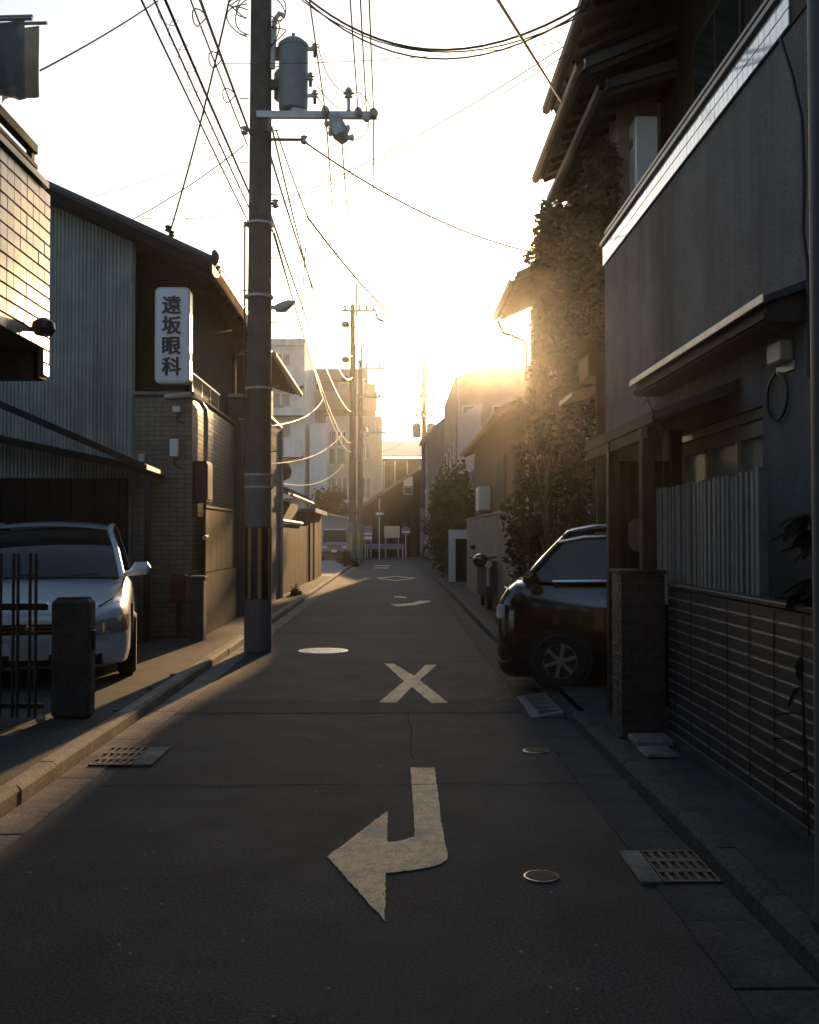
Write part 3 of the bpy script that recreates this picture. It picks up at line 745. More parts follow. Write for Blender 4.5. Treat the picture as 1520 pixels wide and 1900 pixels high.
# entrance gate with its small roof
g = thing('entrance_gate', (1.75,8.2,.1), 'dark wooden entrance gate under a small lean-to roof beside the pillar', 'gate')
box('gate_column', M_WOOD, 1.70, 1.79, 8.1, 8.2, .1, 2.25, g, bev=.006)
box('gate_column', M_WOOD, 1.70, 1.79, 7.0, 7.1, 1.27, 2.25, g, bev=.006)
box('gate_column', M_WOOD, 2.20, 2.29, 8.1, 8.2, .1, 2.35, g, bev=.006)
rf = MB().prism([(1.72,6.75,2.27),(1.72,6.75,2.33),(XW-.004,6.75,2.55),(XW-.004,6.75,2.48)], (0,2.35,0)).build('roof', M_ROOF, g)
box('fascia', M_WOOD, 1.705, 1.719, 6.73, 9.12, 2.255, 2.335, rf)
box('lintel', M_DARKWOOD, 1.71, 1.78, 6.9, 9.05, 2.17, 2.245, g)
for i in range(6): box('door_board', M_DARKWOOD, 1.80+i*.07, 1.865+i*.07, 8.14, 8.17, .15, 2.1, g)
pq = thing('hanging_plaque', (1.9,8.08,1.4), 'rounded tan wooden plaque hung on the dark entrance gate', 'plaque')
p, q = at_y(1167,1022,8.12), at_y(1210,962,8.12)
MB().prism(rrect(p.x,q.x,p.z,q.z,.07,8.135), (0,-.025,0)).build('plate', mat('tan_wood', (0.16,0.12,0.075), .7, var=.25), pq)
MB().tube([((p.x+q.x)/2-.05,8.12,q.z),((p.x+q.x)/2,8.12,q.z+.12),((p.x+q.x)/2+.05,8.12,q.z)], .004, 5).build('cord', M_CABLE, pq)
# pole at the right edge of the view
ep = thing('steel_pole', (1.615,3.66,.1), 'plain grey steel pole standing at the kerb before the dark fence', 'pole')
MB().tube([(1.635,3.66,.1),(1.635,3.66,9.0)], .125, 20).build('shaft', mat('pole_grey', (0.07,0.072,0.078), .7, metal=0, var=.2), ep, smooth=True)
MB().lathe([(.145,.1),(.145,.13),(.128,.15),(.128,.1)], (1.635,3.66,0), 20).build('collar', M_CONCD, ep)

# wooden board and boxed beam at the far corner of the grey house
cb = thing('corner_board', (2.3,11.2,.1), 'brown boxed beam on a tall board at the grey house corner', 'board')
box('board', M_WOOD, 2.21, 2.31, 11.13, 11.2, .1, 3.25, cb)
box('beam_box', M_BROWN, 2.12, 2.38, 11.12, 11.7, 3.25, 3.51, cb, bev=.008)
MB().prism([(1.95,11.2,3.04),(1.95,11.2,3.09),(2.6,11.2,3.28),(2.6,11.2,3.22)], (0,.9,0)).build('lean_to', M_ROOF, cb)

# ------------------------------------------------------------------ upper timber storey with two eaves
t = thing('timber_house', (3.0,9,0.1), 'tall dark timber upper storey with deep eaves above the terrace', 'house')
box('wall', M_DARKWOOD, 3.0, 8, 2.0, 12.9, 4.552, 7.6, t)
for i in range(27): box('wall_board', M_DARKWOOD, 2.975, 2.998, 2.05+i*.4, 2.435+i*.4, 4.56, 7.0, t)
for y in (9.3, 6.2):
    w = box('window', M_WOOD, 2.955, 2.974, y-.7, y+.7, 5.2, 6.4, t)
    box('pane', M_GLASS, 2.948, 2.954, y-.64, y-.03, 5.26, 6.34, w); box('pane', M_GLASS, 2.948, 2.954, y+.03, y+.64, 5.26, 6.34, w)
def eave(parent, X0, z0, X1, y0, y1, slope, nraft):
    z1 = z0 + (X1-X0)*slope
    rf = MB().prism([(X0,y0,z0),(X0,y0,z0+.07),(X1,y0,z1+.07),(X1,y0,z1)], (0,y1-y0,0)).build('roof', M_ROOF, parent)
    MB().box(X0-.012,X0-.001,y0,y1,z0-.03,z0+.08).build('fascia', M_WOOD, rf)
    for i in range(nraft):
        y = y0 + .06 + i*(y1-y0-.12)/(nraft-1)
        MB().beam((X0+.03,y,z0-.03),(X1,y,z1-.04),.05,.06).build('rafter', M_WOOD, rf)
    gg = MB(); pr = [(-.055,.04),(-.045,-.02),(0,-.05),(.045,-.02),(.055,.04)]
    gg.grid([[(X0-.07+a, y, z0-.0+c) for a, c in pr] for y in (y0-.02, y1+.02)])
    bmesh.ops.solidify(gg.bm, geom=gg.bm.faces[:], thickness=.006)
    gg.build('eave_gutter', M_GUTD, rf)
    for i in range(int((y1-y0)/.27)):
        y = y0+.1+i*.27
        MB().tube([(X0+.0,y,z0+.095),(X1,y,z1+.095)], .045, 6).build('tile_roll', M_ROOF, rf)
    return rf
eave(t, 2.05, 7.05, 5.0, 3.0, 13.2, .42, 24)
for y in (11.9, 12.5): MB().tube([(2.93,y,7.0),(2.93,y,4.6)], .025, 8).build('downpipe', M_PVC, t, smooth=True)
h = thing('water_heater', (2.55,9.9,4.55), 'tall white water heater box standing on the terrace behind the parapet', 'water heater')
p, q = at_x(1180,392,2.62), at_x(1157,300,2.62)
yA, yB = min(p.y,q.y), max(p.y,q.y)
box('case', mat('heater_enamel', (0.78,0.77,0.75), .1, var=.04, spec=1.0, coat=1.0), 2.62, 2.87, yA, yB, 4.56, p.z+ (q.z-p.z)*1.05+.25, h, bev=.012)
zt = p.z + (q.z-p.z)*1.05 + .25
box('exhaust_slot', M_BLACK, 2.612, 2.621, yA+.12, yB-.3, zt-.28, zt-.2, h, bev=.003)
MB().tube([(2.75,yA-.03,4.9),(2.75,yA-.03,4.56)], .02, 6).build('pipe', M_PVC, h)

t = thing('ivy_house', (2.45,13.5,.1), 'house overgrown with ivy below a double eave', 'house')
box('wall', mat('old_plaster', (0.24,0.20,0.165), .9, var=.3, scale=3, streak=.4), 2.5, 8, 11.3, 16.4, .1, 6.35, t)
eave(t, 2.02, 6.42, 5.0, 10.6, 14.0, .42, 10)
eave(t, 2.25, 6.20, 3.0, 10.6, 14.2, .30, 10)
w = box('window', M_WOOD, 2.47, 2.498, 12.2, 13.6, .9, 2.2, t); box('pane', M_GLASS, 2.462, 2.469, 12.26, 13.54, .96, 2.14, w)

t = thing('eaves_house', (2.6,18,.1), 'plastered house whose tiled eave juts out beside the low sun', 'house')
M_PLAS = mat('pinkish_plaster', (0.26,0.22,0.19), .9, spec=.15, var=.15, scale=2, bump=.4, dirt=(.17,.14,.12))
MB().prism([(2.62,16.75,.1),(8,16.75,.1),(8,16.75,8.0),(2.62,16.75,5.85)], (0,2.9,0)).build('wall', M_PLAS, t)
eave(t, 2.02, 5.72, 7.5, 16.68, 19.7, .46, 9)
box('shutter_case', M_WOOD, 2.55, 2.618, 17.4, 18.6, 3.3, 4.9, t)
MB().tube([(2.0,19.72,5.68),(2.1,19.74,5.45),(2.5,19.74,5.3),(2.56,19.72,5.2),(2.56,19.72,.1)], .035, 8).build('downpipe', M_GUT, t, smooth=True)
w = box('window', M_WOOD, 2.59, 2.619, 17.2, 18.8, 1.2, 2.4, t); box('pane', M_GLASS, 2.58, 2.589, 17.26, 17.97, 1.26, 2.34, w); box('pane', M_GLASS, 2.58, 2.589, 18.03, 18.74, 1.26, 2.34, w)

t = thing('wooden_house', (2.4,25,.1), 'low board-clad house with a tiled eave between wall and hedge', 'house')
box('wall', M_WOOD, 2.45, 8, 20.6, 31.0, .1, 4.0, t)
for i in range(26): box('wall_board', M_WOOD if i % 4 else M_BROWN, 2.425, 2.448, 20.62+i*.4, 21.0+i*.4, .1, 3.9, t)
for i in range(12): box('wall_board', M_WOOD, 2.47+i*.42, 2.87+i*.42, 20.575, 20.597, .1, 3.95, t)
eave(t, 2.1, 3.95, 6.0, 20.3, 31.2, .42, 18)
w = box('window', M_WOOD, 2.39, 2.424, 22.2, 24.0, 2.3, 3.3, t); box('pane', M_DARKWOOD, 2.38, 2.389, 22.26, 23.07, 2.36, 3.24, w); box('pane', M_DARKWOOD, 2.38, 2.389, 23.13, 23.94, 2.36, 3.24, w)
ac = thing('air_conditioner', (2.3,26,2.1), 'white air conditioner unit on the board-clad house wall', 'air conditioner')
box('case', M_WHITE, 2.1, 2.42, 25.6, 26.4, 2.15, 2.75, ac, bev=.02); box('bracket', M_BLACK, 2.12, 2.42, 25.7, 26.3, 2.08, 2.145, ac)
MB().lathe([(.02,-.01),(.22,-.005),(.22,.005),(.02,.01)], (2.095,26.0,2.45), 18, 'x').build('fan_grille', M_PVC, ac)
# garden wall, white gate frame
gw = thing('garden_wall', (1.98,22,.1), 'plain grey-green concrete garden wall behind the scooter', 'wall')
M_MOSS = mat('mossy_concrete', (0.17,0.17,0.14), .9, var=.25, scale=3, bump=.4, dirt=(.10,.10,.075))
for i in range(9): box('wall_panel', M_MOSS, 1.98, 2.12, 17.2+i*1.2, 18.392+i*1.2, .1, 1.93, gw, bev=.006)
box('coping', M_CONC, 1.95, 2.15, 17.15, 28.05, 1.932, 1.98, gw, bev=.008)
wg = thing('white_gate_frame', (1.95,31.7,.1), 'white painted gate frame with a dark opening by the hedge', 'gate')
p, q = at_y(833,1085,31.7), at_y(867,983,31.7)
box('post', M_WHITE, p.x, p.x+.2, 31.6, 31.8, .1, q.z, wg); box('post', M_WHITE, q.x, q.x+.15, 31.6, 31.8, .1, q.z, wg)
box('lintel', M_WHITE, p.x+.2, q.x, 31.6, 31.8, q.z-.28, q.z, wg); box('door', M_DARKWOOD, p.x+.2, q.x, 31.72, 31.76, .1, q.z-.28, wg)

# farther houses on the right
t = thing('panel_house', (2.1,34,.1), 'low house with a plain pale upper end wall beyond the hedge', 'house')
M_LILAC = mat('pale_wall', (0.42,0.38,0.37), .85, var=.08, scale=1.5)
MB().prism([(2.55,33.5,.1),(8,33.5,.1),(8,33.5,4.6),(2.55,33.5,3.9)], (0,8.5,0)).build('wall', M_PLAS, t)
a = [at_y(*p_, 33.3) for p_ in ((850,772),(895,747),(884,868),(852,888))]
MB().prism([a[0],a[1],a[2],a[3]], (0,.18,0)).build('sign_panel', M_LILAC, t)
box('panel_post', M_BLACK, a[3].x+.2, a[3].x+.3, 33.5-.01, 33.6, .1, a[3].z+1, t)
MB().prism([(2.2,33.4,3.92),(2.2,33.4,4.02),(8,33.4,5.2),(8,33.4,5.1)], (0,8.8,0)).build('roof', M_ROOF, t)
t = thing('tall_house', (2.65,45,.1), 'taller flat-sided house standing against the sun glow', 'house')
MB().prism([(2.62,43.7,.1),(9,43.7,.1),(9,43.7,8.9),(4.2,43.7,8.75),(3.4,43.7,8.62),(2.62,43.7,8.35)], (0,10,0)).build('wall', M_PLAS, t)
for (xx, z) in ((3.3,6.6),(4.6,6.6),(3.3,3.9),(4.6,3.9)):
    w = box('window', M_ALU, xx-.4, xx+.4, 43.66, 43.698, z-.5, z+.5, t); box('pane', M_GLASS, xx-.35, xx+.35, 43.65, 43.659, z-.45, z+.45, w)
MB().tube([(2.75,43.6,8.3),(2.75,43.6,.1)], .05, 8).build('downpipe', M_PVC, t)
for z in (2.2, 5.0):
    for y in (45.5, 48.5, 51.5):
        w = box('window', M_ALU, 2.58, 2.619, y-.8, y+.8, z-.6, z+.6, t); box('pane', M_GLASS, 2.57, 2.579, y-.74, y+.74, z-.54, z+.54, w)
t = thing('corner_house', (1.75,58,.1), 'sloping-roofed house at the far right end of the street', 'house')
MB().prism([(1.85,57,.1),(9,57,.1),(9,57,8.0),(3.4,57,8.45),(1.85,57,7.2)], (0,5.2,0)).build('wall', M_PLAS, t)
MB().prism([(1.5,56.8,6.95),(1.5,56.8,7.08),(3.45,56.8,8.65),(3.45,56.8,8.5)], (0,5.6,0)).build('roof', M_ROOF, t)
for z in (1.6, 4.6):
    for y in (58.2, 60.4):
        w = box('window', M_ALU, 1.81, 1.849, y-.7, y+.7, z-.5, z+.6, t); box('pane', M_GLASS, 1.80, 1.809, y-.64, y+.64, z-.44, z+.54, w)

# ================================================================== end of the street
M_APW = mat('apartment_white', (0.68,0.69,0.71), .85, var=.08, scale=.6, dirt=(.5,.5,.5), dscale=.4, streak=.3, kscale=1.5)
M_APP = mat('apartment_pink', (0.34,0.23,0.20), .85, var=.08, scale=.6)
M_APC = mat('school_cream', (0.48,0.45,0.36), .85, var=.08, scale=.6)
M_DGL = glassy('dark_glass', (0.035,0.045,0.05), .1)
def fx(px, y): return at_y(px, 900, y).x
def fz(py, y): return at_y(700, py, y).z
def facade_win(parent, px0, py0, px1, py1, y, m=None, n=2):
    x0, x1, z1, z0 = fx(px0,y), fx(px1,y), fz(py0,y), fz(py1,y)
    w = box('window', M_ALU, x0, x1, y-.06, y-.004, z0, z1, parent)
    s = (x1-x0)/n
    for i in range(n): box('pane', m or M_DGL, x0+i*s+.05, x0+(i+1)*s-.05, y-.085, y-.062, z0+.06, z1-.06, w)
YA = 76.0
t = thing('white_apartment', (fx(520,YA),YA,0), 'white five-storey apartment block with long balconies behind the leading pole', 'building')
x0, x1, xc = fx(420,YA), fx(565,YA), fx(572,YA)
box('body', M_APW, x0, x1, YA, YA+12, 0, fz(632,YA), t)
box('stair_tower', M_APW, xc, fx(604,YA), YA+1.0, YA+12, 0, fz(782,YA), t)
box('roof_parapet', M_APW, x0, x1, YA-.25, YA-.003, fz(642,YA), fz(630,YA), t)
for (py_top, py_bot, pxr) in ((681,716,563),(757,771,571),(815,848,563),(890,925,563)):
    bal = box('balcony', M_APW, x0, fx(pxr,YA), YA-1.3, YA-1.2, fz(py_bot,YA-1.2), fz(py_top,YA-1.2), t)
    box('slab', M_CONCD, x0, fx(pxr,YA), YA-1.2, YA-.003, fz(py_bot,YA-1.2)-.02, fz(py_bot,YA-1.2)+.15, bal)
for (a, b_, c_, d_) in ((509,656,538,680),(503,730,539,756),(503,782,540,812),(503,858,540,888),(470,656,498,680),(470,730,498,756)):
    facade_win(t, a, b_, c_, d_, YA)
for (py, pxs) in ((716,(505,515,525)),(771,(510,522))):
    for px in pxs: box('air_conditioner', M_LGREY, fx(px,YA-1)-.35, fx(px,YA-1)+.05, YA-1.0, YA-.7, fz(py,YA-1.2)+.16, fz(py,YA-1.2)+.76, t)
for k in range(18):
    xx = fx(503,YA) + k*.14; box('railing_bar', M_ALU, xx, xx+.03, YA-1.29, YA-1.26, fz(890,YA-1.2), fz(875,YA-1.2), t)
box('railing_bar', M_ALU, fx(503,YA), fx(503,YA)+2.5, YA-1.3, YA-1.25, fz(875,YA-1.2), fz(873,YA-1.2), t)
MB().tube([(fx(545,YA),YA+3,fz(632,YA)),(fx(545,YA),YA+3,fz(600,YA))], .04, 6).build('aerial_mast', M_ALU, t)
for k in range(4): MB().beam((fx(545,YA)-.5+.08*k,YA+3,fz(606+4*k,YA)),(fx(545,YA)+.5-.08*k,YA+3,fz(606+4*k,YA)),.03,.03).build('aerial_rod', M_ALU, t)
YP = 86.0
t = thing('pink_apartment', (fx(630,YP),YP,0), 'pink banded apartment block stepping down beside the second pole', 'building')
box('body', M_LGREY, fx(566,YP), fx(682,YP), YP, YP+12, 0, fz(688,YP), t)
for py0, py1, pxr in ((686,707,682),(728,762,700),(800,820,706)):
    box('band', M_APP, fx(566,YP), fx(pxr,YP), YP-.5, YP-.003, fz(py1,YP), fz(py0,YP), t)
box('wing', M_APP, fx(682,YP)+.01, fx(696,YP), YP, YP+10, 0, fz(712,YP), t)
box('wing', M_APP, fx(696,YP)+.02, fx(704,YP), YP, YP+10, 0, fz(786,YP), t)
box('stair_panel', M_APW, fx(662,YP), fx(677,YP), YP-.56, YP-.505, fz(733,YP), fz(704,YP), t)
for (a, b_, c_, d_) in ((585,712,592,726),(630,710,646,726),(600,768,612,780)): facade_win(t, a, b_, c_, d_, YP, n=1)
box('roof_tank', M_LGREY, fx(612,YP), fx(628,YP), YP+2, YP+4, fz(688,YP), fz(680,YP), t)
YS = 81.0
t = thing('school_block', (fx(650,YS),YS,0), 'cream school-like block with tall grid windows behind the twin poles', 'building')
box('body', M_APC, fx(604.5,YS), fx(709,YS), YS, YS+4.6, 0, fz(772,YS), t)
for (a, b_, c_, d_) in ((606,800,624,828),(626,800,642,828),(606,832,642,862),(606,886,624,928),(625,886,645,928),(670,822,687,852),(670,886,688,925),(670,790,686,812)):
    facade_win(t, a, b_, c_, d_, YS)
box('pilaster', M_APC, fx(690,YS), fx(697,YS), YS-.5, YS-.003, 0, fz(772,YS), t)
box('sill_band', M_WHITE, fx(604.5,YS), fx(689,YS), YS-.12, YS-.003, fz(932,YS), fz(929,YS), t)
YG = 92.0
t = thing('metal_roof_hall', (fx(745,YG),YG,0), 'low hall with pale ribbed metal roof at the end of the street', 'building')
box('wall', M_WOOD, fx(708,YG), fx(800,YG), YG, YG+10, 0, fz(850,YG), t)
M_MROOF = mat('pale_metal_roof', (0.45,0.42,0.38), .4, metal=.3, var=.1)
xa, xb = fx(705,YG), fx(802,YG)
rf = MB().prism([(xa,YG-.6,fz(849,YG)),(xa,YG-.6,fz(847,YG)),(xa,YG+8,fz(847,YG)+2.2),(xa,YG+8,fz(849,YG)+2.2)], (xb-xa,0,0)).build('roof', M_MROOF, t)
for i in range(13):
    x = xa + (xb-xa)*i/12; MB().beam((x,YG-.6,fz(847,YG)+.03),(x,YG+8,fz(847,YG)+2.23),.08,.08).build('roof_rib', M_MROOF, rf)
for px in (713, 733, 756): box('wall_pipe', M_ALU, fx(px,YG)-.05, fx(px,YG)+.05, YG-.12, YG-.004, 0, fz(856,YG), t)
YE = 72.5
t = thing('gabled_end_house', (0,YE,0), 'brown timber house with a long sloping gable facing down the street', 'house')
a, c = at_y(660,947,YE), at_y(800,856,YE)
MB().prism([(a.x+.4,YE,0),(c.x+3,YE,0),(c.x+3,YE,c.z-1.5),(c.x,YE,c.z-.2),(a.x+.4,YE,a.z+.05)], (0,7,0)).build('wall', M_WOOD, t)
rf = MB().prism([(a.x-.3,YE-.6,a.z-.25),(a.x-.3,YE-.6,a.z-.08),(c.x,YE-.6,c.z+.1),(c.x,YE-.6,c.z-.08)], (0,8,0)).build('roof', M_ROOF, t)
MB().beam((a.x-.3,YE-.65,a.z-.18),(c.x,YE-.65,c.z),.06,.22).build('verge_board', M_CONC, rf)
for i in range(9): box('timber_post', M_DARKWOOD, a.x+.6+i*.62, a.x+.72+i*.62, YE-.06, YE-.003, 0, 2.9, t)
p, q = at_y(749,902,YE-.1), at_y(766,884,YE-.1)
box('white_notice', M_WHITE, p.x, q.x, YE-.12, YE-.07, p.z, q.z, t)
w = box('window', M_ALU, p.x, q.x, YE-.07, YE-.004, p.z-.6, p.z-.05, t); box('pane', M_DGL, p.x+.04, q.x-.04, YE-.09, YE-.071, p.z-.56, p.z-.09, w)
M_PURP = mat('purple_board', (0.17,0.15,0.24), .6, var=.15)
M_BEIGE = mat('beige_board', (0.50,0.40,0.28), .7, var=.1)
YB = 71.0
def board(name, px0, py0, px1, py1, m, label, cat, stripes=()):
    p, q = at_y(px0,py1,YB), at_y(px1,py0,YB)
    o = thing(name, (p.x,YB,0), label, cat)
    box('panel', m, p.x, q.x, YB, YB+.05, p.z, q.z, o)
    for s0, s1 in stripes: box('white_stripe', M_WHITE, p.x+.03, q.x-.03, YB-.012, YB-.001, p.z+(q.z-p.z)*s0, p.z+(q.z-p.z)*s1, o)
    for x in (p.x+.1, q.x-.1): box('leg', M_ALU, x-.03, x+.03, YB+.051, YB+.1, 0, q.z-.1, o)
board('notice_board', 675, 976, 691, 1004, M_PURP, 'purple notice board with white bands beside the one-way sign', 'notice board', ((.12,.3),(.42,.55)))
board('notice_board', 713, 976, 742, 998, M_BEIGE, 'plain beige notice board on legs at the end of the street', 'notice board')
board('street_barrier', 679, 1009, 750, 1019, M_PURP, 'long low purple barrier across the end of the street', 'barrier', ((.05,.95),) if False else ())
p = at_y(753,985,YB)
o = thing('round_sign', (p.x,YB,0), 'round purple sign with a white band near the corner house', 'sign')
MB().lathe([(.01,0),(.32,0),(.32,.03),(.01,.03)], (p.x,YB,p.z), 18, 'y').build('disc', M_PURP, o)
box('white_band', M_WHITE, p.x-.26, p.x+.26, YB-.012, YB-.001, p.z-.12, p.z-.02, o); box('post', M_ALU, p.x-.03, p.x+.03, YB+.032, YB+.08, 0, p.z+.2, o)
YO = 66.0
p = at_y(704,953,YO)
o = thing('one_way_sign', (p.x,YO,0), 'blue one-way sign with a white arrow pointing left', 'road sign')
MB().tube([(p.x,YO,0),(p.x,YO,at_y(704,925,YO).z)], .035, 8).build('post', mat('sign_post_white', (.55,.54,.52), .5), o)
x0, x1 = at_y(696,953,YO).x, at_y(713,953,YO).x
box('plate', mat('sign_blue', (0.02,0.07,0.22), .4, var=.05), x0, x1, YO-.06, YO-.04, p.z-.19, p.z+.19, o)
u = (x1-x0)
MB().prism([(x0+.05*u,YO-.062,p.z),(x0+.38*u,YO-.062,p.z+.13),(x0+.38*u,YO-.062,p.z+.05),(x0+.94*u,YO-.062,p.z+.05),(x0+.94*u,YO-.062,p.z-.05),(x0+.38*u,YO-.062,p.z-.05),(x0+.38*u,YO-.062,p.z-.13)], (0,-.006,0)).build('arrow', M_WHITE, o)

YV = 69.5
t = thing('grey_garage', (-4,YV,0), 'blue-grey garage with a shallow roof behind the parked van', 'garage')
a, c = at_y(597,950,YV), at_y(650,962,YV)
MB().prism([(a.x-.6,YV,0),(c.x,YV,0),(c.x,YV,c.z-.1),(a.x-.6,YV,a.z+.05)], (0,4,0)).build('wall', mat('blue_grey_sheet', (.20,.22,.25), .6, var=.1), t)
MB().beam((a.x-1,YV-.2,a.z+.12),(c.x+.2,YV-.2,c.z-.02),.5,.1,(0,0,1)).build('roof', M_ALU, t)

# hills
b = MB(); rows = []
for j, y in enumerate((500, 600, 700, 900)):
    rows.append([(-700+i*20, y, (0, 46, 58, 30)[j]*(.75+.18*math.sin(i*.35+.4)+.12*math.sin(i*1.1+j))*(1 if j else 0) - 1) for i in range(71)])
b.grid(rows).build('hills', mat('hill_green', (0.07,0.09,0.06), .9, var=.3, scale=.03), kind='structure', smooth=True)

# ================================================================== utility poles
M_POLE = mat('pole_concrete', (0.085,0.08,0.072), .85, spec=.2, var=.25, scale=5, bump=.4, dirt=(.05,.047,.042), dscale=2)
M_SLEEVE = mat('pole_sleeve', (0.13,0.13,0.135), .7, var=.2, scale=6, dirt=(.09,.085,.08), dscale=3)
M_YEL = mat('guard_yellow', (0.32,0.22,0.03), .6, var=.25, scale=8)
M_BLK = mat('guard_black', (0.012,0.012,0.012), .6)
M_INS = mat('porcelain', (0.50,0.47,0.43), .25, var=.1)
M_TRAFO = mat('transformer_grey', (0.16,0.19,0.20), .45, var=.1, scale=5, dirt=(.12,.14,.14))
M_GALV = mat('galvanised', (0.34,0.35,0.35), .45, metal=.6, var=.2)
PX, PY = -1.765, 13.3
pt = thing('utility_pole', (PX,PY,0), 'big concrete utility pole with transformer and striped guard near the silver car', 'utility pole')
MB().tube([(PX,PY,0),(PX+.004,PY,3),(PX+.012,PY,6),(PX+.02,PY,12.5)], [.170,.162,.148,.118], 24).build('shaft', M_POLE, pt, smooth=True)
MB().tube([(PX,PY,.02),(PX,PY,.69)], .178, 24).build('sleeve', M_SLEEVE, pt, smooth=True)
MB().tube([(PX,PY,1.62),(PX,PY,2.30)], .173, 24).build('sleeve', M_SLEEVE, pt, smooth=True)
MB().tube([(PX,PY,.695),(PX,PY,1.615)], .176, 24).build('guard', M_BLK, pt, smooth=True)
for a in range(8):
    a0 = R(a*45+6); pts = []
    arc = [a0 + R(k*5) for k in range(4)]
    b = MB(); b.grid([[(PX+.179*math.cos(x), PY+.179*math.sin(x), z) for x in arc] for z in (.70,1.61)])
    b.build('guard_stripe', M_YEL, pt)
for z in (2.12, 2.28, 3.4, 4.6, 5.55): MB().lathe([(.185,z),(.185,z+.03),(.15,z+.03),(.15,z)], (PX+.005,PY,0), 20).build('steel_band', M_GALV, pt)
for i in range(14):
    z = 2.6 + i*.42; s = -1 if i % 2 else 1
    MB().tube([(PX+s*.14,PY-.02,z),(PX+s*.25,PY-.02,z),(PX+s*.25,PY-.02,z+.02)], .008, 6).build('step_bolt', M_GALV, pt)
MB().tube([(PX-.19,PY-.02,2.4),(PX-.18,PY-.02,3.5),(PX-.185,PY-.02,5.6)], .014, 6).build('riser_cable', M_CABLE, pt)
MB().tube([(PX+.17,PY-.05,7.6),(PX+.2,PY-.05,8.25),(PX+.26,PY-.05,8.33),(PX+.32,PY-.05,8.3)], .035, 8).build('conduit', M_PVC, pt, smooth=True)
# transformer
def P(px, py, y=PY): return at_y(px, py, y)
a, c = P(517,208), P(572,70)
cx, r = (a.x+c.x)/2, (c.x-a.x)/2
tr = MB().lathe([(r*.8,a.z+.0),(r*.95,a.z+.02),(r,a.z+.06),(r,c.z-.16),(r*1.06,c.z-.15),(r*1.06,c.z-.11),(r*.98,c.z-.09),(r*.6,c.z-.03),(r*.1,c.z)], (cx,PY,0), 28).build('transformer', M_TRAFO, pt, smooth=True)
MB().lathe([(r*.7,a.z-.001),(r*.7,a.z-.02),(.01,a.z-.02)], (cx,PY,0), 20).build('tank_base', M_BLACK, tr)
box('lifting_lug', M_TRAFO, cx-.02, cx+.02, PY-.03, PY+.03, c.z-.02, c.z+.05, tr)
for px, py in ((585,92),(585,178),(577,146)):
    p = P(px, py)
    MB().lathe([(.012,-.06),(.045,-.04),(.02,-.02),(.055,0),(.02,.02),(.04,.035),(.01,.06)], (p.x,PY-.06,p.z), 12).build('bushing', M_INS, tr, smooth=True)
    MB().beam((cx+r*.9,PY-.05,p.z-.02),(p.x,PY-.06,p.z-.02),.04,.04).build('bushing_arm', M_GALV, tr)
    MB().tube([(p.x,PY-.06,p.z-.06),(p.x,PY-.06,p.z-.13)], .022, 8).build('terminal', M_IRON, tr)
box('hanger', M_IRON, PX+.1, cx-r*.8, PY-.05, PY+.05, P(520,110).z, P(520,90).z, pt); box('hanger', M_IRON, PX+.1, cx-r*.8, PY-.05, PY+.05, P(520,165).z, P(520,150).z, pt)
MB().lathe([(.06,P(500,180).z),(.09,P(500,176).z),(.09,P(500,130).z),(.05,P(500,122).z)], (PX+.26,PY+.12,0), 14).build('lightning_arrester', M_TRAFO, pt, smooth=True)
# crossarm with insulators and switch
zA = P(600,222).z
MB().beam((PX-.02,PY-.14,zA),(P(700,222).x,PY-.14,zA),.075,.085).build('crossarm', M_GALV, pt)
MB().beam((PX+.1,PY-.14,zA-.02),(PX+.1,PY-.14,zA-.22),.08,.06,(0,1,0)).build('arm_clamp', M_IRON, pt)
MB().beam((PX+.6,PY-.14,zA+.04),(cx,PY-.1,a.z-.01),.08,.05).build('tank_seat', M_GALV, pt)
for px, py, rr in ((606,218,.052),(666,220,.052),(694,223,.06),(681,231,.052)):
    p = P(px, py); MB().lathe([(.01,-rr*1.3),(rr*.8,-rr*1.1),(rr*.5,-rr*.7),(rr,-rr*.3),(rr*.6,0),(rr,rr*.3),(rr*.5,rr*.8),(rr*.8,rr*1.1),(.01,rr*1.4)], (p.x,PY-.22,p.z), 14, 'y').build('insulator', M_INS, pt, smooth=True)
p = P(648,185); MB().lathe([(.02,-.25),(.025,-.05),(.06,-.03),(.03,0),(.075,.02),(.02,.05),(.05,.06),(.02,.1)], (p.x,PY-.14,p.z), 14).build('post_insulator', M_INS, pt, smooth=True)
MB().tube([(p.x,PY-.14,zA),(p.x,PY-.14,p.z-.2)], .03, 8).build('insulator_stem', M_IRON, pt)
pa, pb = P(622,232), P(640,275)
sw = MB().tube([pa+Vector((0,-.2,.03)), pa.lerp(pb,.3)+Vector((0,-.2,0)), pa.lerp(pb,.7)+Vector((0,-.2,0)), pb+Vector((0,-.2,0))], [.07,.11,.11,.05], 10).build('cutout_switch', M_GALV, pt, smooth=False)
for k in range(4):
    q = pa.lerp(pb,.2+.2*k); MB().lathe([(.01,-.07),(.05,-.05),(.03,0),(.05,.05),(.01,.07)], (q.x+(.09 if k%2 else -.09),PY-.2,q.z), 10, 'x').build('switch_insulator', M_INS, sw, smooth=True)
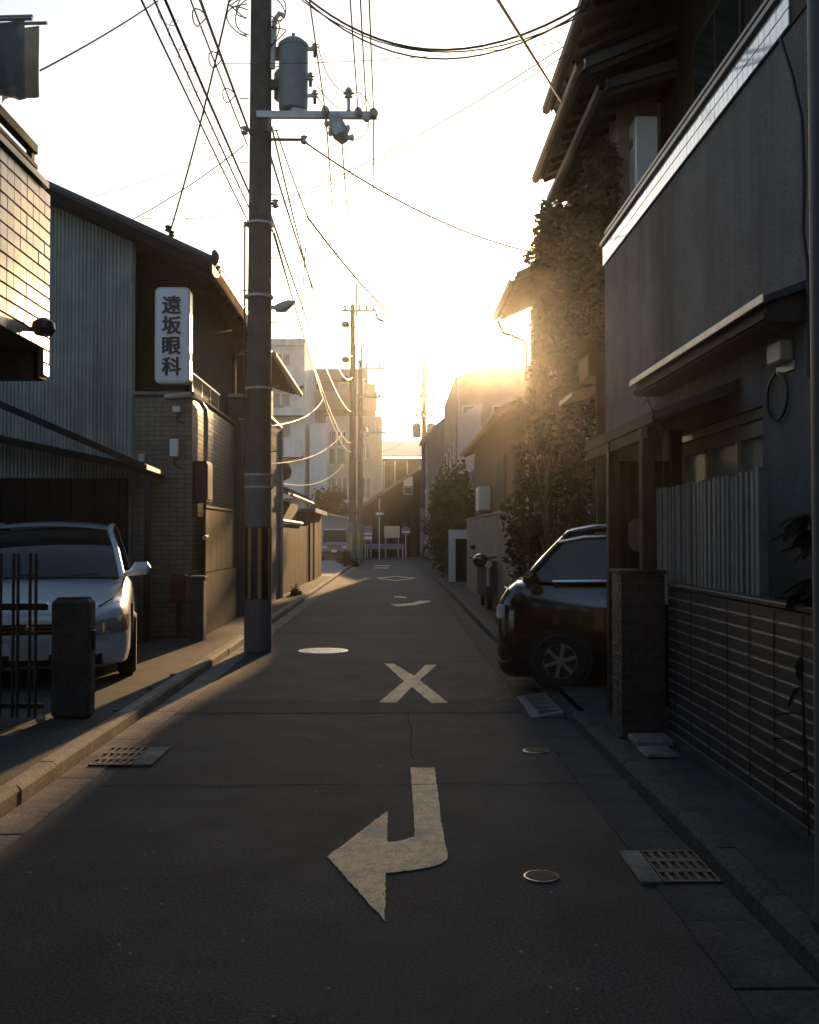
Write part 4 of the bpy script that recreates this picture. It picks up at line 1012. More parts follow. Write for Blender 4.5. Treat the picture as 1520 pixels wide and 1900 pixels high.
# street lamp on the pole
p = P(507,570); q = P(550,562)
MB().beam((PX+.1,PY,p.z),(PX+.25,PY-.05,p.z-.02),.05,.05).build('lamp_arm', M_GALV, pt)
MB().tube([(PX+.22,PY-.05,p.z-.03),(PX+.33,PY-.06,p.z-.01),((PX+.33+q.x)/2,PY-.07,(p.z+q.z)/2+.005),(q.x,PY-.08,q.z)], [.05,.075,.055,.012], 10).build('lamp_head', mat('lamp_white', (.45,.43,.38), .35), pt, smooth=True)
b = MB(); b.tube([P(502,520)+Vector((0,-.1,0)),P(520,519)+Vector((0,-.1,0)),P(504,531)+Vector((0,-.1,0)),P(502,520)+Vector((0,-.1,0))], .006, 5); b.build('bracket', M_GALV, pt)

# cable clutter round the top of the pole
random.seed(11)
for k in range(9):
    s = -1 if k < 5 else 1
    x0 = PX + s*(.14+.03*random.random()); z0 = 8.15 + random.random()*.5; w_ = .12+.16*random.random(); h_ = .25+.3*random.random()
    MB().tube([(x0 + s*w_*math.sin(math.pi*u), PY-.1-.05*k/9, z0 - h_*u + .05*math.sin(u*5+k)) for u in [i/10 for i in range(11)]], .008, 5).build('jumper_wire', M_CABLE, pt)
for (x_, z_) in ((P(455,245).x, P(455,245).z), (P(512,380).x, P(512,380).z), (P(565,262).x,P(565,262).z)):
    MB().lathe([(.01,-.06),(.05,-.04),(.02,0),(.05,.04),(.01,.06)], (x_,PY-.05,z_), 10).build('service_insulator', M_INS, pt, smooth=True)
    MB().beam((PX,PY-.05,z_),(x_,PY-.05,z_),.03,.03).build('service_bracket', M_IRON, pt)

# farther poles
def far_pole(px, py_top, Y, base_r, label, arms, trafo=False, guard=False):
    x = at_y(px, 1000, Y).x; z1 = at_y(px, py_top, Y).z
    o = thing('utility_pole', (x,Y,0), label, 'utility pole')
    MB().tube([(x,Y,0),(x,Y,z1*.5),(x,Y,z1)], [base_r,base_r*.85,base_r*.62], 14).build('shaft', M_POLE, o, smooth=True)
    if guard:
        MB().tube([(x,Y,.3),(x,Y,2.2)], base_r*1.05, 14).build('sleeve', M_SLEEVE, o, smooth=True)
        for a in range(6):
            arc = [R(a*60 + k*8) for k in range(4)]
            MB().grid([[(x+base_r*1.08*math.cos(t_), Y+base_r*1.08*math.sin(t_), z) for t_ in arc] for z in (.8,1.7)]).build('guard_stripe', M_YEL, o)
    for (py, pxa, pxb, ins) in arms:
        z = at_y(px, py, Y).z; xa, xb = at_y(pxa,py,Y).x, at_y(pxb,py,Y).x
        MB().beam((xa,Y-.15,z),(xb,Y-.15,z),.09,.1).build('crossarm', M_GALV, o)
        for i in range(ins):
            xi = xa + (xb-xa)*(i+.5)/ins
            MB().lathe([(.02,0),(.08,.04),(.04,.12),(.09,.16),(.03,.28)], (xi,Y-.15,z+.04), 10).build('insulator', M_INS, o, smooth=True)
    if trafo:
        z = at_y(px, 800, Y).z
        MB().lathe([(.22,0),(.27,.05),(.27,.75),(.2,.85),(.05,.9)], (x-.45,Y-.1,z-.4), 16).build('transformer', M_TRAFO, o, smooth=True)
        MB().lathe([(.22,0),(.27,.05),(.27,.75),(.2,.85),(.05,.9)], (x+.42,Y-.1,z-.4), 16).build('transformer', M_TRAFO, o, smooth=True)
    return o, x
pB, xB = far_pole(654, 565, 51.8, .19, 'second utility pole, with one long crossarm, by the parking lot', [(578,634,700,5)], guard=True)
MB().tube([(xB+.2,51.7,12.6),(xB+.2,51.7,at_y(660,528,51.8).z)], .05, 8).build('ground_wire_mast', M_GALV, pB)
MB().tube([at_y(697,580,51.6),at_y(700,590,51.6),at_y(706,594,51.6),at_y(715,598,51.6)], .07, 8).build('cutout_switch', M_GALV, pB)
for py, px1 in ((600,640),(665,640),(700,665)):
    z = at_y(654,py,51.8).z; MB().ball((xB-.35,51.6,z-.1), .22, 8, 6, (1,1,.8)).build('closure', M_CABLE, pB)
pC, xC = far_pole(668.5, 668, 57.0, .17, 'slimmer utility pole right behind the second one, with short side arms', [(684,668,716,2),(737,668,716,2),(803,668,716,2)], guard=True)
for px in (659, 671): 
    x_ = at_y(px,650,57).x; MB().tube([(x_,57,at_y(px,700,57).z),(x_,57,at_y(px,640,57).z)], .06, 8).build('mast', M_GALV, pC)
pD, xD = far_pole(787, 675, 62.0, .19, 'utility pole with two transformers on the right near the sun', [(708,783,830,3),(737,765,808,4),(772,768,806,4)], trafo=True)
MB().tube([(xD,62,.5),(xD,62,3.2)], .22, 14).build('sleeve', M_SLEEVE, pD, smooth=True)

# ================================================================== cables
def cable(a, b, s, r, label, group=None, n=16, m=None):
    return MB().tube(sag(a,b,s,n), r, 5).build('cable', m or M_CABLE, None, label, 'cable', group)
VA = Vector
# along the street over the camera to the big pole, then on to the second pole
G1 = 'telephone cables along the left kerb'
for k, (x_, z_) in enumerate(((-1.80,5.72),(-1.86,5.66),(-1.93,5.60))):
    cable((x_-.05,-6,z_+.3), (x_+.02,PY,z_), .12, .009 if k else .013, 'black telephone cable running over the left kerb to the big pole', G1)
zB = lambda py: at_y(654,py,51.8).z
for k, (z_, py, s_) in enumerate(((5.72,765,.55),(5.5,822,.75),(5.45,838,.8))):
    cable((PX+.14+.03*k,PY,z_), (xB-.05,51.7,zB(py)), s_, .015 if k==0 else .012, 'black telephone cable sagging from the big pole to the second pole', 'telephone cables between the poles', 24)
# helical hangers round the main telephone cable
b = MB(); pts = []
for i in range(260):
    u = i/259; y = 6.0 + u*7.0; aa = i*.42
    pts.append((-1.86+.06*math.cos(aa), y, 5.82 - .17*u + .07*math.sin(aa)))
b.tube(pts, .003, 4).build('cable_hanger_coil', M_CABLE, None, 'thin wire coiled round the telephone cable beside the big pole', 'cable hanger')
G2 = 'power lines along the left kerb'
for k, (x_, z_) in enumerate(((-1.93,6.72),(-1.88,6.62),(-1.97,6.60))):
    cable((x_-.05,-6,z_+.5), (x_+.05,PY,z_), .16, .009, 'dark power line running over the left kerb to the big pole', G2)
for k, y in enumerate((9.2, 10.1, 11.0, 11.9)):
    MB().tube([(-1.94+.07*math.cos(R(a_)), y+.05*math.sin(R(a_*2)), 6.66+.08*math.sin(R(a_))) for a_ in range(0,390,30)], .007, 5).build('cable_tie', M_CABLE, None, 'small wire loop tying the power lines before the big pole', 'cable tie', 'wire loops on the power lines')
cable((PX+.12,PY,6.55), (xB,51.7,zB(660)), .9, .016, 'heavy power line dropping to the closures on the second pole', n=24)
cable((PX+.16,PY,6.85), (xB,51.7,zB(700)), 1.2, .014, 'power line hanging lowest between the two leading poles', n=24)
G3 = 'high tension wires over the street'
for px in (606, 666, 681, 694):
    p = P(px, 221); cable((p.x+.05,-6,p.z+1.2), (p.x,PY-.24,p.z), .1, .009, 'thin high tension wire running overhead to the pole crossarm', G3)
for k, px in enumerate((606, 632, 694)):
    p = P(px, 226); q = at_y(638+k*26,576,51.7); cable((p.x,PY-.1,p.z), q, .5, .012, 'thin high tension wire from the pole crossarm to the second pole', 'high tension wires between the poles', 20)
for k in range(3):
    cable(at_y(640+k*28,576,51.7), at_y(783+k*22,708,61.8), .4, .012, 'thin wire from the second pole across to the pole by the sun', 'wires between the far poles', 12)
# arcs between transformer and crossarm
for (A_, B_, C_) in (((592,95),(605,165),(640,183)),((592,172),(610,200),(632,214)),((590,190),(600,205),(606,216)),((662,182),(684,190),(688,215)),((655,272),(690,262),(684,235)),((607,225),(610,262),(628,268))):
    a, c, e = P(*A_), P(*C_), P(*B_)
    pts = [a*(1-u)**2 + e*2*u*(1-u) + c*u*u + VA((0,-.2,0)) for u in [i/10 for i in range(11)]]
    MB().tube(pts, .007, 5).build('lead_wire', M_CABLE, pt)
# service drops
def drop(pa, ya, pb, yb, s, r, label, group=None): return cable(at_y(*pa,ya), at_y(*pb,yb), s, r, label, group, 18)
drop((432,-30),12.6,(316,428),13.95,.15,.013,'thick service drop from the big pole to the clinic roof')
o = thing('roof_insulator', at_y(314,432,13.95), 'twin dark insulators on the clinic roof edge', 'insulator')
for k in range(2): MB().lathe([(.01,-.05),(.05,-.03),(.03,0),(.05,.03),(.01,.05)], at_y(312+6*k,424+10*k,13.93), 10).build('insulator', M_IRON, o, smooth=True)
MB().beam(at_y(315,428,13.93), at_y(318,448,13.93), .03, .03, (0,1,0)).build('bracket', M_IRON, o)
drop((75,131),7.0,(292,2),9.5,.02,.007,'blue-black cable rising from the drying towels')
drop((455,268),13.2,(248,406),13.9,.05,.008,'thin line from the pole down over the corrugated wall')
drop((440,272),13.2,(170,366),15,.03,.005,'faintest wire from the pole over the house roof')
drop((455,390),13.2,(258,404),14,.06,.006,'nearly level wire from the pole to the house roof')
drop((430,300),13.2,(325,432),14,.02,.005,'short wire from the pole to the roof insulator')
G4 = 'bundled cables crossing the sky to the timber house'
for k, (s_, r_) in enumerate(((.62,.015),(.68,.011),(.55,.009))):
    cable(P(560,-12+6*k), at_y(1092,4+9*k,10.5), s_, r_, 'dark cable crossing the sky from pole top to timber house', G4)
drop((905,-30),6.5,(1058,214),12.8,.0,.012,'straight thick cable running down to the timber house eave')
drop((508,382),13.2,(1064,74),11.5,.12,.007,'upper of a pair of wires from the pole to the timber house')
drop((508,386),13.2,(1064,92),11.5,.12,.006,'lower of a pair of wires from the pole to the timber house')
drop((566,264),13.2,(1008,472),15.8,.22,.013,'wire from the transformer arm down to the ivy house')
drop((570,402),13.4,(884,638),30,.75,.015,'long wire sagging from the pole toward the eaves house')
cable(P(512,240), at_y(571,402,13.8), .03, .010, 'short tether wire below the transformer', None)
cable(at_y(567,462,20), at_y(556,640,40), .0, .016, 'cable hanging steeply toward the white apartment block', None)
drop((410,118),13.0,(1060,76),11.5,.08,.005,'faint wire crossing behind the transformer')
drop((588,592),30,(900,640),30,.1,.010,'faint distant wire over the far poles')
for (pa, ya, pb, yb, s_) in (((503,860),20,(642,795),51,.4),((515,895),23,(645,850),51,.5),((505,790),20,(600,740),60,.3),((660,850),52,(790,840),62,.6),((700,840),57,(785,790),62,.3)):
    drop(pa, ya, pb, yb, s_, .009, 'thin line strung low between the far poles and houses', 'low lines near the far poles')

# ================================================================== vehicles
M_ALLOY = mat('dull_alloy', (0.20,0.20,0.20), .45, metal=.5, var=.15)
def loft_body(stn, T, crown=.035, shape=None):
    """stn: (s, half-width, z-bottom, z-top); T maps local (lat, s, z) to world."""
    prof = shape or [(.80,.0),(.97,.06),(1.0,.22),(1.0,.50),(.985,.68),(.955,.86),(.90,.955),(.72,1.0),(.38,1.0),(0,1.0)]
    b = MB(); rows = []
    for s, w, z0, z1 in stn:
        half = []
        for i, (fx_, fz_) in enumerate(prof):
            z = z0 + (z1-z0)*fz_
            if fx_ < .8 and fz_ == 1.0: z += crown*(1-fx_/.8)
            half.append((w*fx_, z))
        row = [T(-x, s, z) for x, z in half] + [T(x, s, z) for x, z in half[-2::-1]]
        rows.append(row)
    vs = [[b.bm.verts.new(p) for p in r] for r in rows]
    for a, c in zip(vs, vs[1:]):
        for i in range(len(a)-1): b.bm.faces.new((a[i], a[i+1], c[i+1], c[i]))
        b.bm.faces.new((a[-1], a[0], c[0], c[-1]))
    b.bm.faces.new(vs[0][::-1]); b.bm.faces.new(vs[-1])
    return b
def wheel(parent, T, lat, s, r, w, side):
    o1 = Vector(T(lat,s,r)); ax = Vector(T(lat+1,s,r)) - o1; axis = 'x' if abs(ax.x) > .5 else 'y'
    prof = [(.02,-w*.28),(r*.60,-w*.28),(r*.62,-w*.47),(r*.9,-w/2),(r,-w/2+.03),(r,w/2-.03),(r*.9,w/2),(r*.62,w*.47),(r*.60,w*.28),(.02,w*.28)]
    ty = MB().lathe(prof, o1, 24, axis).build('wheel', M_RUBBER, parent, smooth=True)
    b = MB(); lathe_ring = [(r*.53,-w*.44),(r*.60,-w*.45),(r*.60,w*.45),(r*.53,w*.44)]
    n = 24; rings = []
    u = Vector((0,1,0)) if axis == 'x' else Vector((1,0,0)); v = Vector((0,0,1)); a_ = Vector((1,0,0)) if axis == 'x' else Vector((0,1,0))
    for sg in (-1, 1):
        c = o1 + a_*sg*w*.40
        for k in range(6):
            t_ = 2*math.pi*k/6 + .3; d = u*math.cos(t_) + v*math.sin(t_); e = a_.cross(d)
            b.obox(c + d*r*.31, d*r*.27, e*r*.065, a_*w*.05)
        b.lathe([(.012,-.02),(r*.13,-.015),(r*.13,.015),(.012,.02)], c, 12, axis)
        for k in range(n):
            p0, p1 = [u*math.cos(2*math.pi*q/n) + v*math.sin(2*math.pi*q/n) for q in (k, k+1)]
            b.poly([c+p0*r*.54, c+p1*r*.54, c+p1*r*.61, c+p0*r*.61])
    b.build('rim', M_ALLOY, ty)
    return ty
def greenhouse(parent, T, paint_m, glass_m, sb, st, rt, rb, zb, zt, wb, wt, pillars, trim=None):
    """windscreen from (sb,zb) to (st,zt), roof st..rt, tail rt..rb; half widths wb (belt), wt (roof)"""
    N = 9
    def lat(f, w): return w*f
    fr = [-1+2*i/(N-1) for i in range(N)]
    bow = lambda f: .10*(f*f)                       # plan curvature of the windscreen
    ws = MB().grid([[T(lat(f, wb+(wt-wb)*v)*.985, sb+(st-sb)*v + bow(f)*(1-.3*v), zb+(zt-zb)*v + .03*math.sin(math.pi*v)) for f in fr] for v in [i/6 for i in range(7)]])
    o = ws.build('windscreen', glass_m, parent, smooth=True)
    b = MB()
    b.grid([[T(lat(f, wt), s, zt + dz + .045*(1-f*f)) for f in fr] for s, dz in ((st,0),(st+.06,.018),(st+.25,.045),((st+rt)/2,.07),(rt-.2,.05),(rt,.01))])
    bmesh.ops.solidify(b.bm, geom=b.bm.faces[:], thickness=.025)
    b.build('roof', paint_m, parent, smooth=True)
    MB().grid([[T(lat(f, wb+(wt-wb)*v)*.985, rb+(rt-rb)*v - bow(f), zb+(zt-zb)*v) for f in fr] for v in (0,.5,1)]).build('rear_window', glass_m, parent, smooth=True)
    for sd in (-1, 1):
        pr = [(sb+.12,zb),(st+.1,zt-.005),(rt-.03,zt-.005),(rb-.08,zb)]
        MB().grid([[T(sd*(wb*.985), sb+.10, zb), T(sd*wb*.99, (sb+rb)/2, zb), T(sd*wb*.985, rb-.08, zb)],
                   [T(sd*(wb+wt)*.5, (sb+st)/2+.11, (zb+zt)/2+.015), T(sd*(wb+wt)*.505, (sb+rb)/2, (zb+zt)/2+.015), T(sd*(wb+wt)*.5, (rb+rt)/2-.05, (zb+zt)/2+.015)],
                   [T(sd*wt, st+.1, zt), T(sd*wt*1.005, (st+rt)/2, zt+.04), T(sd*wt, rt-.03, zt)]]).build('side_window', glass_m, parent, smooth=True)
        MB().tube([T(sd*wb*.985, sb+.08, zb-.01), T(sd*(wb+wt)*.497, (sb+st)/2+.10, (zb+zt)/2+.03), T(sd*wt*1.0, st+.08, zt+.005), T(sd*wt*1.02, st+.35, zt+.05), T(sd*wt*1.02,(st+rt)/2, zt+.065), T(sd*wt*1.01, rt-.1, zt+.04), T(sd*(wb+wt)*.5, (rb+rt)/2, (zb+zt)/2), T(sd*wb*.985, rb, zb-.01)], .034, 8).build('pillar', paint_m, parent, smooth=True)
        for s_ in pillars:
            MB().tube([T(sd*wb*.99, s_, zb), T(sd*(wb+wt)*.505, s_+.02, (zb+zt)/2+.015), T(sd*wt*1.005, s_+.05, zt+.03)], .028, 6).build('pillar', M_BLACK, parent, smooth=True)
        if trim:  # strips added to imitate sky highlights on belt, window and roof edges
            MB().tube([T(sd*(wb+.012), sb+.35, zb+.005), T(sd*(wb+.014), (sb+rb)/2, zb+.022), T(sd*(wb+.012), rb-.15, zb+.03)], .015, 8).build('belt_highlight_trim', trim, parent, smooth=True)
            MB().tube([T(sd*(wt+.055), st-.02, zt-.075), T(sd*(wt+.047), st+.22, zt-.028), T(sd*(wt+.045), (st+rt)/2, zt+.005), T(sd*(wt+.045), rt-.2, zt-.01)], .014, 8).build('window_highlight_trim', trim, parent, smooth=True)
            MB().tube([T(sd*(wt+.01), st+.10, zt+.035), T(sd*(wt+.0), st+.3, zt+.075), T(sd*wt,(st+rt)/2, zt+.10), T(sd*wt, rt-.15, zt+.08)], .015, 8).build('roof_rail', trim, parent, smooth=True)
    return o

M_SILVER = mat('silver_paint', (0.62,0.68,0.76), .3, metal=.1, var=.03, coat=1.0)
M_BLKP = mat('black_paint', (0.005,0.005,0.005), .16, var=.05, coat=.8)
M_CGLASS = mat('car_glass', (0.012,0.016,0.016), .04, var=.05, spec=.35)
M_CHROME = mat('chrome', (0.75,0.74,0.72), .1, metal=1.0, var=.03)
M_GLINT_TRIM = mat('satin_highlight_trim', (0.85,0.84,0.82), .3, metal=1.0, var=.02)
M_LAMP = mat('headlight_lens', (0.5,0.5,0.48), .08, var=.15, scale=25, spec=.8, coat=1)
M_AMBER = mat('amber_lens', (0.45,0.10,0.01), .15, coat=1)
M_PLATE = mat('number_plate', (0.35,0.36,0.35), .6, var=.1)

def plate(parent, T, s, z0, z1, hw, text):
    b = MB(); b.prism([T(-hw,s,z0),T(hw,s,z0),T(hw,s,z1),T(-hw,s,z1)], Vector(T(0,s-.012,0))-Vector(T(0,s,0)))
    o = b.build('number_plate', M_PLATE, parent)
    return o

# ---- silver people carrier, facing the camera
CX, CY = -3.33, 9.42
T1 = lambda x, s, z: Vector((CX + x, CY + s, .1 + z))
car = thing('parked_car', (CX,CY,.1), 'silver people carrier parked nose-out under the dark carport', 'car')
st = [(-.01,.45,.27,.60),(.0,.60,.24,.66),(.04,.70,.21,.71),(.11,.79,.18,.75),(.22,.845,.17,.79),(.42,.88,.17,.84),(.75,.895,.17,.90),(1.12,.90,.17,.965),(1.6,.905,.17,.985),(2.8,.905,.17,1.0),(3.8,.90,.18,1.0),(4.4,.87,.2,.99),(4.62,.8,.25,.95),(4.68,.7,.35,.85)]
body = loft_body(st, T1).build('body', M_SILVER, car, smooth=True)
greenhouse(car, T1, M_SILVER, M_CGLASS, 1.02, 1.86, 4.15, 4.55, .975, 1.465, .80, .63, (2.45,3.5))
xs_s = [(0,-.012),(.45,-.011),(.60,.0),(.70,.04),(.79,.11),(.845,.22),(.88,.42)]
def nose(x):
    x = abs(x)
    for (a, sa), (b_, sb_) in zip(xs_s, xs_s[1:]):
        if x <= b_: return sa + (sb_-sa)*(x-a)/(b_-a)
    return .5
def strip_on_nose(x0, x1, z0f, z1f, off, n=7):
    b = MB(); X = [x0+(x1-x0)*i/n for i in range(n+1)]
    b.grid([[T1(x, nose(x)-off, (z0f(x) if v==0 else z1f(x) if v==2 else (z0f(x)+z1f(x))/2)) for x in X] for v in (0,1,2)])
    bmesh.ops.solidify(b.bm, geom=b.bm.faces[:], thickness=.02); return b
for sd in (-1, 1):
    h = strip_on_nose(sd*.47, sd*.835, lambda x: .475+.06*(abs(x)-.47), lambda x: .60+.16*(abs(x)-.47), .012, 9).build('headlight', M_LAMP, car, smooth=True)
    strip_on_nose(sd*.838, sd*.872, lambda x: .51, lambda x: .655, .014, 3).build('indicator', M_AMBER, h)
    MB().lathe([(.01,0),(.055,.005),(.06,.02),(.01,.03)], T1(sd*.66,nose(.66)-.022,.55), 14, 'y').build('reflector', M_CHROME, h, smooth=True)
    m_ = MB().tube([T1(sd*.80,1.25,1.0),T1(sd*.88,1.22,1.02),T1(sd*.93,1.20,1.06),T1(sd*1.03,1.21,1.065),T1(sd*1.06,1.22,1.05)], [.03,.035,.075,.07,.03], 10).build('mirror', M_SILVER, car, smooth=True)
    for s_, hw_ in ((.95,.898), (3.75,.90)):
        MB().lathe([(.01,-.02),(.375,-.02),(.375,.006),(.01,.006)], T1(sd*hw_,s_,.345), 26, 'x').build('wheel_arch', M_RUBBER, car)
        wheel(car, T1, sd*.84, s_, .32, .19, sd)
strip_on_nose(-.42, .42, lambda x: .50, lambda x: .595, .008).build('grille', M_BLACK, car)
for z in (.53, .565): strip_on_nose(-.41, .41, lambda x: z, lambda x: z+.007, .016).build('grille_bar', M_CHROME, car)
strip_on_nose(-.70, .70, lambda x: .44, lambda x: .472, .03, 12).build('bumper_lip', M_SILVER, car, smooth=True)
strip_on_nose(-.64, .64, lambda x: .215, lambda x: .315, .007, 10).build('air_intake', M_BLACK, car)
strip_on_nose(-.66, .66, lambda x: .185, lambda x: .195, .02, 10).build('chin_trim', M_CHROME, car)
plate(car, T1, -.03, .27, .42, .17, '')
MB().lathe([(.01,0),(.045,.004),(.045,.012),(.01,.014)], T1(0,-.045,.55), 14, 'y').build('badge', M_CHROME, car)
for sd in (-1,1):
    MB().beam(T1(-.1+sd*.28,1.0,.985), T1(.25+sd*.28,1.1,1.02), .02, .012).build('wiper', M_BLACK, car)
MB().tube([T1(-.66,.98,.975),T1(-.3,.93,.985),T1(.3,.93,.985),T1(.66,.98,.975)], .018, 6).build('cowl', M_BLACK, car)

for sd in (-1,1):
    MB().tube([T1(sd*.60,.08,.745),T1(sd*.72,.25,.805),T1(sd*.78,.6,.872),T1(sd*.80,1.0,.955)], .007, 5).build('bonnet_seam', M_RUBBER, car)
car.rotation_euler.z = R(13.5)
# ---- black one-box car, nose towards the road
NX, NY = 1.10, 10.45
T2 = lambda x, s, z: Vector((NX + s, NY + x, .06 + z))
car = thing('parked_car', (NX,NY,.1), 'glossy black compact car with added bright highlight trim poking out of the garage', 'car')
st = [(-.01,.40,.32,.58),(.0,.50,.26,.72),(.03,.60,.14,.84),(.09,.68,.10,.92),(.19,.725,.09,.99),(.36,.735,.09,1.02),(.9,.74,.09,1.02),(2.0,.74,.09,1.03),(3.0,.735,.16,1.0),(3.3,.70,.2,.98),(3.38,.6,.3,.9)]
loft_body(st, T2).build('body', M_BLKP, car, smooth=True)
greenhouse(car, T2, M_BLKP, M_CGLASS, .20, .62, 3.05, 3.33, 1.01, 1.46, .715, .60, (1.15,2.2), M_GLINT_TRIM)
for sd in (-1, 1):
    MB().tube([T2(sd*.70,.42,.98),T2(sd*.76,.38,1.0),T2(sd*.82,.36,1.05),T2(sd*.92,.36,1.06),T2(sd*.95,.38,1.05)], [.02,.03,.07,.07,.03], 10).build('mirror', M_BLKP, car, smooth=True)
    MB().box(-.06,.06,-.02,.02,-.07,.07); 
    o1 = MB().obox(T2(sd*.64,.06,.72), (0,.07,0), (.04,0,0), (0,0,.07)).bevel(.015).build('headlight', M_LAMP, car)
    MB().beam(T2(sd*.75,1.35,.88), T2(sd*.75,1.52,.885), .02, .025).build('door_handle', M_CHROME, car)
    MB().tube([T2(sd*.742,1.18,.3),T2(sd*.744,1.16,.95)], .004, 4).build('door_seam', M_RUBBER, car)
    for s_ in (.62, 2.8):
        MB().lathe([(.01,-.02),(.305,-.02),(.305,.004),(.01,.004)], T2(sd*.738,s_,.285), 24, 'y').build('wheel_arch', M_RUBBER, car)
        wheel(car, T2, sd*.694, s_, .27, .16, sd)
MB().obox(T2(0,-.015,.62), (.012,0,0), (0,.38,0), (0,0,.05)).build('grille', M_BLACK, car)
plate(car, T2, -.02, .36, .5, .165, '')
MB().tube([T2(-.6,.12,.93),T2(-.45,.07,.95),T2(.45,.07,.95),T2(.6,.12,.93)], .008, 6).build('bonnet_trim', M_CHROME, car)

car.rotation_euler.z = R(-12)
# ---- van in the far parking lot
p = at_y(622, 1038, 64)
T3 = lambda x, s, z: Vector((p.x + x, 63.2 + s, .02 + z))
van = thing('parked_van', (p.x,65,.02), 'dark blue-grey van parked facing the street in the far lot', 'van')
M_VANP = mat('van_paint', (0.13,0.15,0.18), .3, var=.03, coat=.8)
st = [(-.01,.55,.32,.85),(.0,.68,.28,.98),(.05,.80,.24,1.05),(.15,.84,.22,1.10),(.5,.85,.22,1.12),(3.5,.85,.22,1.12),(4.3,.84,.25,1.12),(4.4,.75,.3,1.0)]
loft_body(st, T3).build('body', M_VANP, van, smooth=True)
greenhouse(van, T3, M_VANP, M_CGLASS, .25, .8, 4.1, 4.3, 1.1, 1.85, .80, .70, (1.3,2.6))
MB().beam(T3(-.66,.82,1.91), T3(.66,.82,1.91), .1, .06).build('sun_visor', M_WHITE, van)
for sd in (-1, 1):
    MB().obox(T3(sd*.60,.02,.80), (.14,0,0), (0,.05,0), (0,0,.08)).build('headlight', M_LAMP, van)
    MB().obox(T3(sd*1.0,.5,1.2), (.09,0,0), (0,.05,0), (0,0,.13)).bevel(.02).build('mirror', M_BLACK, van)
    MB().beam(T3(sd*.84,.55,1.15), T3(sd*.95,.5,1.18), .03, .03).build('mirror_arm', M_BLACK, van)
    wheel(van, T3, sd*.76, .9, .32, .2, sd); wheel(van, T3, sd*.76, 3.4, .32, .2, sd)
MB().beam(T3(-.45,-.03,.90), T3(.45,-.03,.90), .04, .07).build('grille_bar', M_CHROME, van)
MB().beam(T3(-.8,-.03,.45), T3(.8,-.03,.45), .08, .2).build('bumper', M_BLACK, van)
MB().obox(T3(-.02,-.08,.58), (.17,0,0), (0,.012,0), (0,0,.08)).build('number_plate', M_WHITE, van)

# ---- scooter on the right verge, front towards the camera
SX, SY = 1.80, 19.6
sc_ = thing('motor_scooter', (SX,SY,.1), 'dark motor scooter parked against the grey garden wall', 'scooter')
TS = lambda x, y, z: Vector((SX+x, SY+y, .1+z))
M_SCO = mat('scooter_shell', (0.025,0.023,0.021), .5)
for yy in (0, 1.2):
    w = MB().lathe([(.13,-.05),(.2,-.055),(.225,-.03),(.225,.03),(.2,.055),(.13,.05)], TS(0,yy,.225), 22, 'x').build('wheel', M_RUBBER, sc_, smooth=True)
    MB().lathe([(.02,-.05),(.13,-.03),(.13,.03),(.02,.05)], TS(0,yy,.225), 16, 'x').build('rim', M_STEEL, w, smooth=True)
MB().tube([TS(0,-.02,.3),TS(0,.08,.6),TS(0,.16,.95)], [.05,.035,.03], 8).build('fork', M_GALV, sc_, smooth=True)
MB().grid([[TS(x, .08+.35*x*x+.12*z, .3+z*.62) for x in (-.2,-.14,-.07,0,.07,.14,.2)] for z in (0,.25,.5,.75,1)]).build('leg_shield', M_SCO, sc_, smooth=True)
MB().tube([TS(0,.1,.42),TS(0,.35,.3),TS(0,.7,.3),TS(0,.95,.5),TS(0,1.4,.6)], [.06,.12,.13,.16,.1], 10).build('frame_shell', M_SCO, sc_, smooth=True)
MB().tube([TS(0,.6,.72),TS(0,.8,.76),TS(0,1.1,.78),TS(0,1.35,.8)], [.07,.13,.13,.08], 10).build('seat', M_RUBBER, sc_, smooth=True)
MB().tube([TS(-.34,.25,.98),TS(-.2,.2,1.0),TS(0,.16,.97),TS(.2,.2,1.0),TS(.34,.25,.98)], .018, 8).build('handlebar', M_BLACK, sc_, smooth=True)
MB().lathe([(.02,-.03),(.07,-.02),(.075,.03),(.03,.08)], TS(0,.06,.86), 14, 'y').build('headlight', M_LAMP, sc_, smooth=True)
for sd in (-1, 1):
    m_ = MB().tube([TS(sd*.22,.2,1.0),TS(sd*.26,.2,1.14)], .008, 6).build('mirror_stalk', M_BLACK, sc_)
    MB().ball(TS(sd*.28,.2,1.19), .06, 10, 8, (1,.35,.75)).build('mirror', M_BLACK, m_, smooth=True)
hl = thing('helmet', TS(-.22,.22,1.0), 'round black helmet resting on the scooter handlebar', 'helmet')
hc = at_y(892,1040,19.75)
b = MB(); b.ball(hc, .155, 18, 12, (1,1.1,.88)); b.build('helmet_shell', M_BLKP, hl, smooth=True)
MB().grid([[(hc.x+.158*math.sin(a_)*math.cos(e_), hc.y-.172*math.cos(a_)*math.cos(e_), hc.z+.14*math.sin(e_)) for a_ in [R(-70+i*14) for i in range(11)]] for e_ in (R(-22),R(0),R(18))]).build('visor', M_CGLASS, hl, smooth=True)

